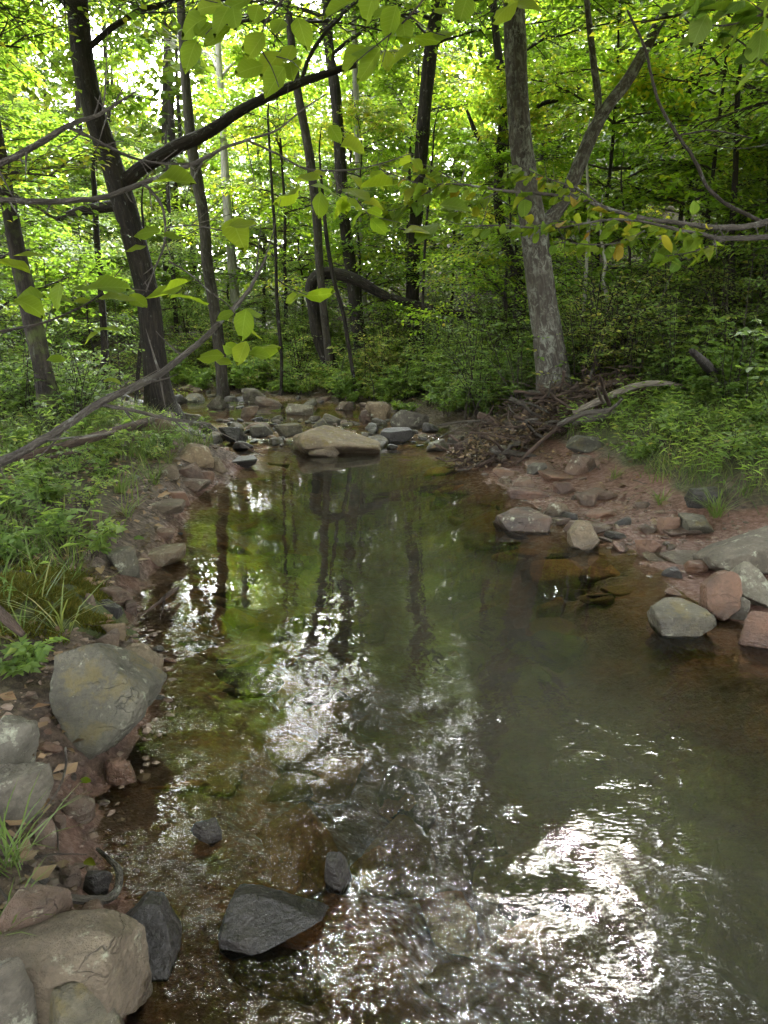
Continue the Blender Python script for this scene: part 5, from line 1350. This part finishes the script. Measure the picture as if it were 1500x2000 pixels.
# ------------------------------------------------------------------ near branches with large leaves
def bough(name, label, Y, mat, lines, lv, lm, seed=1, cat='branch', auto=None, group=None):
    """a living branch: lines of (x, y, width px, dY); lv = leaves (x, y, length px, angle in the picture plane, face) ; auto = leaves set along lines"""
    r = np.random.default_rng(seed); g = Geo(); QS = []
    for ln in lines:
        P = np.array([at(a, b, Y + (d[0] if d else 0)) for a, b, w, *d in ln]); R = np.array([.8 * w / FPX * float((p - CAM) @ FWD) / 2 for p, (a, b, w, *d) in zip(P, ln)])
        q = spline(np.column_stack([P, R]), max(8, 7 * len(ln))); QS.append(q)
        v, f, b = tube(q[:, :3] + .25 * q[:, 3:4] * np.stack([fbm(q[:, :3] * 14, 1, 3), q[:, 0] * 0, fbm(q[:, :3] * 14, 2, 3)], -1) * 2, q[:, 3], 10, .32, seed); g.add(v, f, 0, bark=b)
    o0 = np.array(QS[0][0, :3])
    g2 = Geo(); P, D, N, L, W, T = [], [], [], [], [], []
    if mat == 'twig_grey':                                   # dead side twigs and knots
        for q in QS:
            for k in range(int(len(q) / 4)):
                i = int(r.integers(2, len(q) - 1)); a = r.uniform(0, 6.28); ln_ = r.uniform(.01, .09) if r.random() < .75 else r.uniform(.1, .22)
                tn = nrm(q[i, :3] - q[i - 1, :3]); dv = nrm(np.array([math.cos(a), .5 * math.sin(a), math.sin(a)]) + tn * .7)
                pts = q[i, :3] + dv * np.linspace(0, 1, 4)[:, None] * ln_ + np.array([0, 0, 1]) * (np.linspace(0, 1, 4)[:, None] ** 2) * ln_ * r.normal(0, .3)
                v, f, b = tube(pts, np.linspace(min(q[i, 3] * .6, .004), .0009, 4), 5, .2, k); g.add(v, f, 0, bark=b)
    for x, y, lp, an, face, *dy in lv:
        p = at(x, y, Y + (dy[0] if dy else r.normal(0, .06))); a = math.radians(an); dd = float((p - CAM) @ FWD)
        d = RGT * math.cos(a) + UPV * math.sin(a) + FWD * r.normal(0, .25)
        nn = -FWD * face + np.array([r.normal(0, .25), 0, 1.0]) * (1 - face) + r.normal(0, .12, 3)
        l = lp / FPX * dd * 1.12
        P.append(p - d / np.linalg.norm(d) * l * .5); D.append(d); N.append(nn); L.append(l); W.append(l * r.uniform(.58, .84)); T.append(r.uniform(.2, .8))
    for li, n, lp, u0 in (auto or []):
        q = QS[li]
        for k in range(n):
            u = (u0 + (1 - u0) * (k + r.random()) / n) * (len(q) - 1); i = min(int(u), len(q) - 2); p = q[i, :3] + (q[i + 1, :3] - q[i, :3]) * (u - i)
            tn = q[i + 1, :3] - q[i, :3]; a = math.atan2(tn[1], tn[0]) + (1 if k % 2 else -1) * r.uniform(.4, 1.5)
            l = lp / FPX * float((p - CAM) @ FWD) * r.uniform(.6, 1.3)
            d = np.array([math.cos(a), math.sin(a), r.normal(-.25, .3)])
            st = p + d * l * .25 + np.array([0, 0, -.1 * l]); v, f, b = tube(np.array([p, st]), [.001, .0008], 3, cap=False); g.add(v, f, 0, bark=b)
            P.append(st); D.append(d); N.append([r.normal(0, .5), r.normal(-.2, .5), 1]); L.append(l); W.append(l * r.uniform(.48, .66)); T.append(np.clip(r.normal(.5, .27), 0, 1))
    root = empty(name, o0, label, cat, group)
    g.build('stem', [M[mat]], root, o0)
    if P:
        V, F, A = leaves(np.array(P), np.array(D), np.array(N), np.array(L), np.array(W), np.array(T), hi=True); g2.add(V, [F], 0, leaf=A)
        g2.build('foliage', [M[lm]], root, o0)
    return root

bough('bare_branch', 'long bare grey branch slanting up from the lower left over the left bank', 1.9, 'twig_grey',
      [[(-60, 935, 24), (0, 905, 22, .05), (100, 850, 20, .1), (190, 790, 18, .2), (300, 738, 16, .3), (385, 672, 14, .4), (450, 608, 12, .5), (490, 560, 9, .55), (520, 500, 6, .6)],
       [(190, 790, 9, .2), (250, 800, 9, .25), (330, 818, 8, .3), (412, 828, 5, .35)]], [], 'leaf_near', 1)
bough('beech_branch', 'smooth grey branch sweeping from the left edge up to the middle with two fine forks', 2.6, 'twig_grey',
      [[(-60, 380, 15), (0, 389, 14), (90, 394, 14, .05), (200, 385, 13, .1), (280, 357, 12, .15), (380, 318, 10, .2), (435, 290, 8, .25), (482, 273, 7, .3), (540, 255, 5, .35), (590, 215, 4, .4), (640, 182, 3, .45)],
       [(482, 273, 6, .3), (540, 300, 5, .35), (600, 330, 5, .4), (680, 332, 4, .45), (750, 318, 3, .5), (800, 300, 2, .5)],
       [(285, 362, 7, .15), (312, 395, 7, .15), (322, 430, 6, .15), (320, 480, 5, .15), (300, 530, 4, .1), (285, 570, 3, .1)],
       [(322, 445, 4, .15), (380, 440, 3, .2), (450, 452, 3, .2), (500, 440, 2, .25)],
       [(650, 335, 4, .4), (665, 370, 3, .4), (700, 395, 3, .45), (720, 420, 2, .45)]],
      [(285, 450, 52, 175, .5), (265, 482, 36, 190, .4), (330, 462, 44, -5, .4), (462, 452, 60, -70, .75), (470, 440, 60, 5, .3), (338, 350, 80, 5, .15), (655, 262, 40, -60, .6), (690, 290, 46, 0, .25),
       (560, 380, 60, 215, .4), (620, 400, 44, 250, .6), (700, 385, 60, -50, .7), (740, 365, 70, -5, .3), (640, 365, 60, 0, .2), (600, 350, 50, 10, .2)], 'leaf_near', 2,
      auto=[(4, 8, 44, .2), (1, 9, 44, .4)])
bough('bare_branch', 'bare branch rising from the left edge and forking above the smooth grey branch', 2.3, 'twig_grey',
      [[(-60, 350, 17), (0, 322, 16), (60, 290, 15), (130, 246, 13), (190, 225, 9, .05), (225, 205, 7, .1), (265, 178, 4, .15)], [(130, 246, 9), (190, 275, 8, .05), (250, 305, 7, .1), (300, 318, 6, .15), (370, 320, 4, .2)]], [], 'leaf_near', 3)
bough('beech_branch', 'thin twig at the left edge carrying a row of large flat leaves', 1.9, 'twig',
      [[(-40, 655, 7), (30, 642, 6), (80, 632, 6), (130, 612, 5), (175, 590, 4, .05), (205, 565, 3, .1), (240, 520, 2, .1)], [(190, 590, 4, .05), (215, 575, 3, .05), (250, 565, 3, .1), (330, 572, 2, .15)]],
      [(52, 578, 58, 175, .35), (60, 592, 50, -10, .3), (112, 582, 52, 250, .5), (110, 578, 50, 10, .3), (172, 562, 56, 10, .25), (162, 590, 36, 0, .3), (212, 555, 70, 15, .3), (232, 582, 70, 5, .3), (270, 590, 40, -40, .6), (325, 582, 66, 215, .55),
       (362, 572, 72, 10, .4), (345, 560, 60, 20, .25), (215, 643, 56, 0, .25), (175, 658, 36, 200, .25), (60, 500, 60, 0, .2), (25, 520, 60, 160, .3), (110, 705, 32, 0, .3), (218, 742, 32, 0, .3)], 'leaf_near', 4)
bough('beech_branch', 'hanging twig with a handful of large bright leaves above the left riffle', 2.3, 'twig',
      [[(330, 510, 5), (370, 535, 4), (410, 570, 4), (450, 600, 3), (468, 640, 3), (478, 690, 2)]],
      [(475, 628, 52, 260, .75), (500, 648, 36, -10, .4), (440, 612, 34, 190, .4), (490, 612, 44, 5, .2), (410, 692, 50, 175, .4), (450, 678, 34, 150, .4), (472, 690, 46, 250, .6), (520, 678, 52, 5, .4), (435, 705, 34, -10, .3), (505, 690, 40, 0, .2)], 'leaf_near', 5)
bough('beech_branch', 'tiny twig with two long leaves hanging in front of the hook-shaped trunk', 2.6, 'twig', [[(540, 545, 3), (565, 562, 3), (585, 570, 2), (600, 576, 2)]],
      [(618, 581, 66, -4, .35), (582, 571, 40, 170, .25), (568, 582, 28, 200, .4)], 'leaf_near', 6)
bough('beech_branch', 'overhanging spray of large translucent leaves at the top left of centre', 2.1, 'twig',
      [[(600, -60, 9), (560, -10, 7), (520, 40, 5), (510, 90, 4), (530, 130, 3), (545, 170, 2)], [(520, 30, 4), (460, 30, 4), (420, 50, 3), (385, 85, 2)], [(470, 30, 4), (440, 10, 3), (400, 0, 2)], [(540, 110, 3), (570, 120, 2), (590, 140, 2)]],
      [(405, 10, 60, 175, .85), (432, 35, 52, 240, .85), (458, 35, 46, 280, .85), (376, 44, 56, 200, .85), (398, 62, 48, 240, .85), (424, 72, 60, 215, .9), (372, 105, 58, 250, .9), (460, 8, 60, 200, .6), (500, 30, 44, 260, .85), (543, 58, 44, 250, .85), (590, 58, 52, 290, .85), (500, 90, 52, 230, .85),
       (486, 134, 56, 205, .9), (528, 122, 56, 230, .85), (564, 106, 42, 250, .8), (536, 160, 62, 235, .9), (570, 140, 52, 280, .85), (490, 78, 40, 190, .5)], 'leaf_near', 7)
bough('beech_branch', 'overhanging spray of large leaves at the top in front of the slim black trunk', 2.3, 'twig',
      [[(900, -80, 8), (850, -30, 6), (810, 20, 5), (770, 60, 4), (720, 100, 3), (690, 125, 2)], [(800, 30, 4), (840, 60, 3), (870, 70, 2)], [(760, 70, 3), (750, 110, 2), (745, 130, 2)]],
      [(665, 5, 60, 200, .7), (720, 5, 60, 230, .75), (765, 45, 56, 250, .85), (790, 60, 46, 280, .8), (800, 72, 62, 10, .4), (868, 64, 44, 5, .7), (780, 92, 60, 200, .5), (720, 130, 70, 225, .65), (690, 110, 60, 215, .7), (755, 120, 36, 270, .6), (830, 75, 56, 0, .35), (870, 22, 40, 0, .6), (905, 15, 50, 250, .7), (745, 22, 40, 200, .5), (710, 92, 50, 20, .4)], 'leaf_near', 8)
bough('beech_branch', 'short leafy twig entering at the top beside the stout lichened trunk', 2.2, 'twig', [[(1060, -60, 6), (1030, -25, 4), (1000, 0, 3), (975, 12, 2)]],
      [(985, 12, 52, 200, .45), (1030, 8, 56, -5, .6), (1000, -15, 50, 250, .7), (955, -20, 50, 220, .6)], 'leaf_near', 9)
bough('beech_branch', 'leafy branch tip hanging in the top right corner with dark and bright leaves', 2.8, 'twig',
      [[(1560, -40, 9), (1510, 10, 7), (1460, 40, 5), (1400, 50, 4), (1345, 30, 2)], [(1540, 150, 7), (1490, 120, 5), (1450, 85, 4), (1410, 60, 3)], [(1500, 30, 3), (1440, -10, 3), (1370, -10, 2)]],
      [(1368, 50, 52, 240, .6), (1345, 15, 40, 200, .4), (1420, 62, 48, 260, .7), (1470, 45, 56, 0, .3), (1488, 75, 56, 260, .7), (1450, 20, 60, 10, .3), (1395, 12, 60, 170, .3), (1500, 15, 60, 0, .4), (1340, -5, 50, 200, .4), (1440, 50, 44, 190, .4), (1310, 15, 50, 190, .3), (1480, 95, 40, 280, .7)], 'leaf_mid', 10,
      auto=[(0, 12, 46, .1), (1, 8, 46, .3), (2, 8, 46, .2)])
bough('beech_branch', 'long leafy branch reaching in from the right edge with yellowing leaves along it', 3.2, 'twig_grey',
      [[(1560, 428, 17), (1500, 434, 15), (1440, 444, 14), (1350, 440, 12), (1240, 422, 10, .05), (1180, 405, 9, .1), (1110, 385, 8, .15), (980, 372, 7, .2), (900, 360, 5, .25), (820, 358, 3, .3), (740, 330, 2, .35)],
       [(1180, 405, 5, .1), (1130, 370, 4, .15), (1060, 345, 3, .2), (1010, 320, 2, .25)], [(1240, 422, 4, .05), (1180, 440, 4, 0), (1100, 432, 3, -.05), (1040, 440, 2, -.1)],
       [(980, 372, 3, .2), (930, 395, 3, .2), (880, 420, 2, .25)], [(900, 360, 3, .25), (850, 330, 2, .3), (790, 310, 2, .3)], [(860, 360, 3, .3), (820, 385, 2, .3), (770, 410, 2, .3), (720, 400, 2, .3)]],
      [(890, 400, 56, 0, .35), (832, 446, 60, 205, .3), (818, 452, 56, 5, .4), (1025, 405, 36, 265, .8)], 'leaf_yellow', 11,
      auto=[(0, 60, 31, .25), (1, 34, 30, .1), (2, 34, 28, .1), (3, 24, 30, .1), (4, 28, 32, .1), (5, 36, 32, .1)])
bough('beech_branch', 'lower leafy branch from the right edge under the long yellowing branch', 3.0, 'twig_grey',
      [[(1560, 460, 16), (1500, 462, 14), (1420, 466, 13), (1370, 458, 10), (1330, 450, 8), (1250, 432, 6), (1180, 430, 6, .05), (1080, 446, 5, .1), (980, 440, 4, .15), (900, 443, 2, .2)],
       [(1420, 466, 4), (1360, 490, 3, -.05), (1300, 500, 2, -.1)], [(1260, 450, 3), (1230, 465, 3), (1180, 478, 3, 0), (1080, 472, 2, .05)]],
      [(1355, 405, 26, 90, .7), (1300, 490, 46, 215, .5), (1290, 468, 50, 200, .3), (1350, 470, 46, 240, .4)], 'leaf_yellow', 12,
      auto=[(0, 36, 32, .3), (1, 16, 36, .1), (2, 24, 30, .1)])
bough('bare_branch', 'thin arching bare stem curving down from the top to the right edge', 4.6, 'twig',
      [[(1225, 20, 5), (1258, 90, 6), (1275, 160, 7), (1290, 208, 8), (1325, 265, 8), (1355, 310, 9), (1385, 370, 9), (1430, 405, 10), (1500, 438, 10), (1580, 470, 11)], [(1325, 265, 4), (1390, 255, 4), (1470, 270, 3)], [(1375, 280, 3), (1440, 290, 2), (1520, 280, 2)]], [], 'leaf_mid', 13)
# little leaves on stone, mud and water
def fallen_leaf(px, label, size, mat, tint, seed, dz=.01):
    p = hit(*px); r = np.random.default_rng(seed); a = r.uniform(0, 6.28)
    V, F, A = leaves(np.zeros((1, 3)), np.array([[math.cos(a), math.sin(a), .1]]), np.array([[.2, -.3, 1.0]]), np.array([size]), np.array([size * .6]), np.array([tint]), hi=True)
    g = Geo(); g.add(V, [F], 0, leaf=A); o = g.build('fallen_leaf', [M[mat]]); o.location = p + np.array([0, -.02, dz]); tag(o, label, 'leaf')
fallen_leaf((184, 1530), 'green fallen leaf on the near left mud', .045, 'leaf_near', .5, 1, .02)
fallen_leaf((686, 880), 'yellow leaf stuck at the foot of the ochre-stained boulder', .12, 'leaf_yellow', .7, 2, .03)
fallen_leaf((476, 958), 'pale leaf floating on the pool near the left shore', .07, 'litter', .93, 3)
fallen_leaf((170, 1685), 'yellow fallen leaf on the mud by the curved stick', .04, 'leaf_yellow', .8, 4, .02)
fallen_leaf((20, 1025), 'orange fallen leaf on the left bank', .07, 'litter', .9, 5, .03)
fallen_leaf((285, 1060), 'dark green fallen leaf beside the flat tan slab', .08, 'leaf_under', .4, 6, .03)
SKY_STR, SUN_STR, EXPO = .15, 2.4, 4.8
# ------------------------------------------------------------------ light and camera
SUN_EL, SUN_AZ = math.radians(45), math.radians(6)     # azimuth clockwise from +Y
w = bpy.data.worlds.new('World'); scene.world = w; w.use_nodes = True
nt = w.node_tree; bg = nt.nodes['Background']
sky = nt.nodes.new('ShaderNodeTexSky'); sky.sky_type = 'NISHITA'; sky.sun_disc = False
sky.sun_elevation = SUN_EL; sky.sun_rotation = SUN_AZ
sky.air_density = 1.0; sky.dust_density = 4.0; sky.ozone_density = 1.0
hs = nt.nodes.new('ShaderNodeHueSaturation'); hs.inputs['Saturation'].default_value = .20   # thin high cloud
nt.links.new(sky.outputs[0], hs.inputs['Color']); nt.links.new(hs.outputs[0], bg.inputs[0]); bg.inputs[1].default_value = SKY_STR
sd = bpy.data.lights.new('sun', 'SUN'); sd.energy = SUN_STR; sd.angle = math.radians(16); sd.color = (.92, .95, 1.0)
so = bpy.data.objects.new('sun', sd); COL.objects.link(so)
dirv = Vector((math.cos(SUN_EL) * math.sin(SUN_AZ), math.cos(SUN_EL) * math.cos(SUN_AZ), math.sin(SUN_EL)))
so.rotation_euler = (-dirv).to_track_quat('-Z', 'Y').to_euler(); so.location = (0, 0, 30)

cd = bpy.data.cameras.new('camera'); co = bpy.data.objects.new('camera', cd); COL.objects.link(co)
co.location = CAM; co.rotation_euler = (math.pi / 2 - PITCH, 0, 0)
cd.sensor_fit = 'VERTICAL'; cd.sensor_height = 24.0; cd.lens = FPX / 2000 * 24.0
cd.clip_start = .05; cd.clip_end = 1000
scene.camera = co
scene.view_settings.view_transform = 'Standard'; scene.view_settings.look = 'None'
scene.view_settings.exposure = EXPO; scene.view_settings.gamma = 1
c = scene.cycles
c.max_bounces = 12; c.diffuse_bounces = 7; c.glossy_bounces = 4; c.transmission_bounces = 6; c.transparent_max_bounces = 12
c.caustics_reflective = False; c.caustics_refractive = False
c.sample_clamp_indirect = 8
c.use_denoising = True
try: c.denoiser = 'OPENIMAGEDENOISE'
except Exception: pass
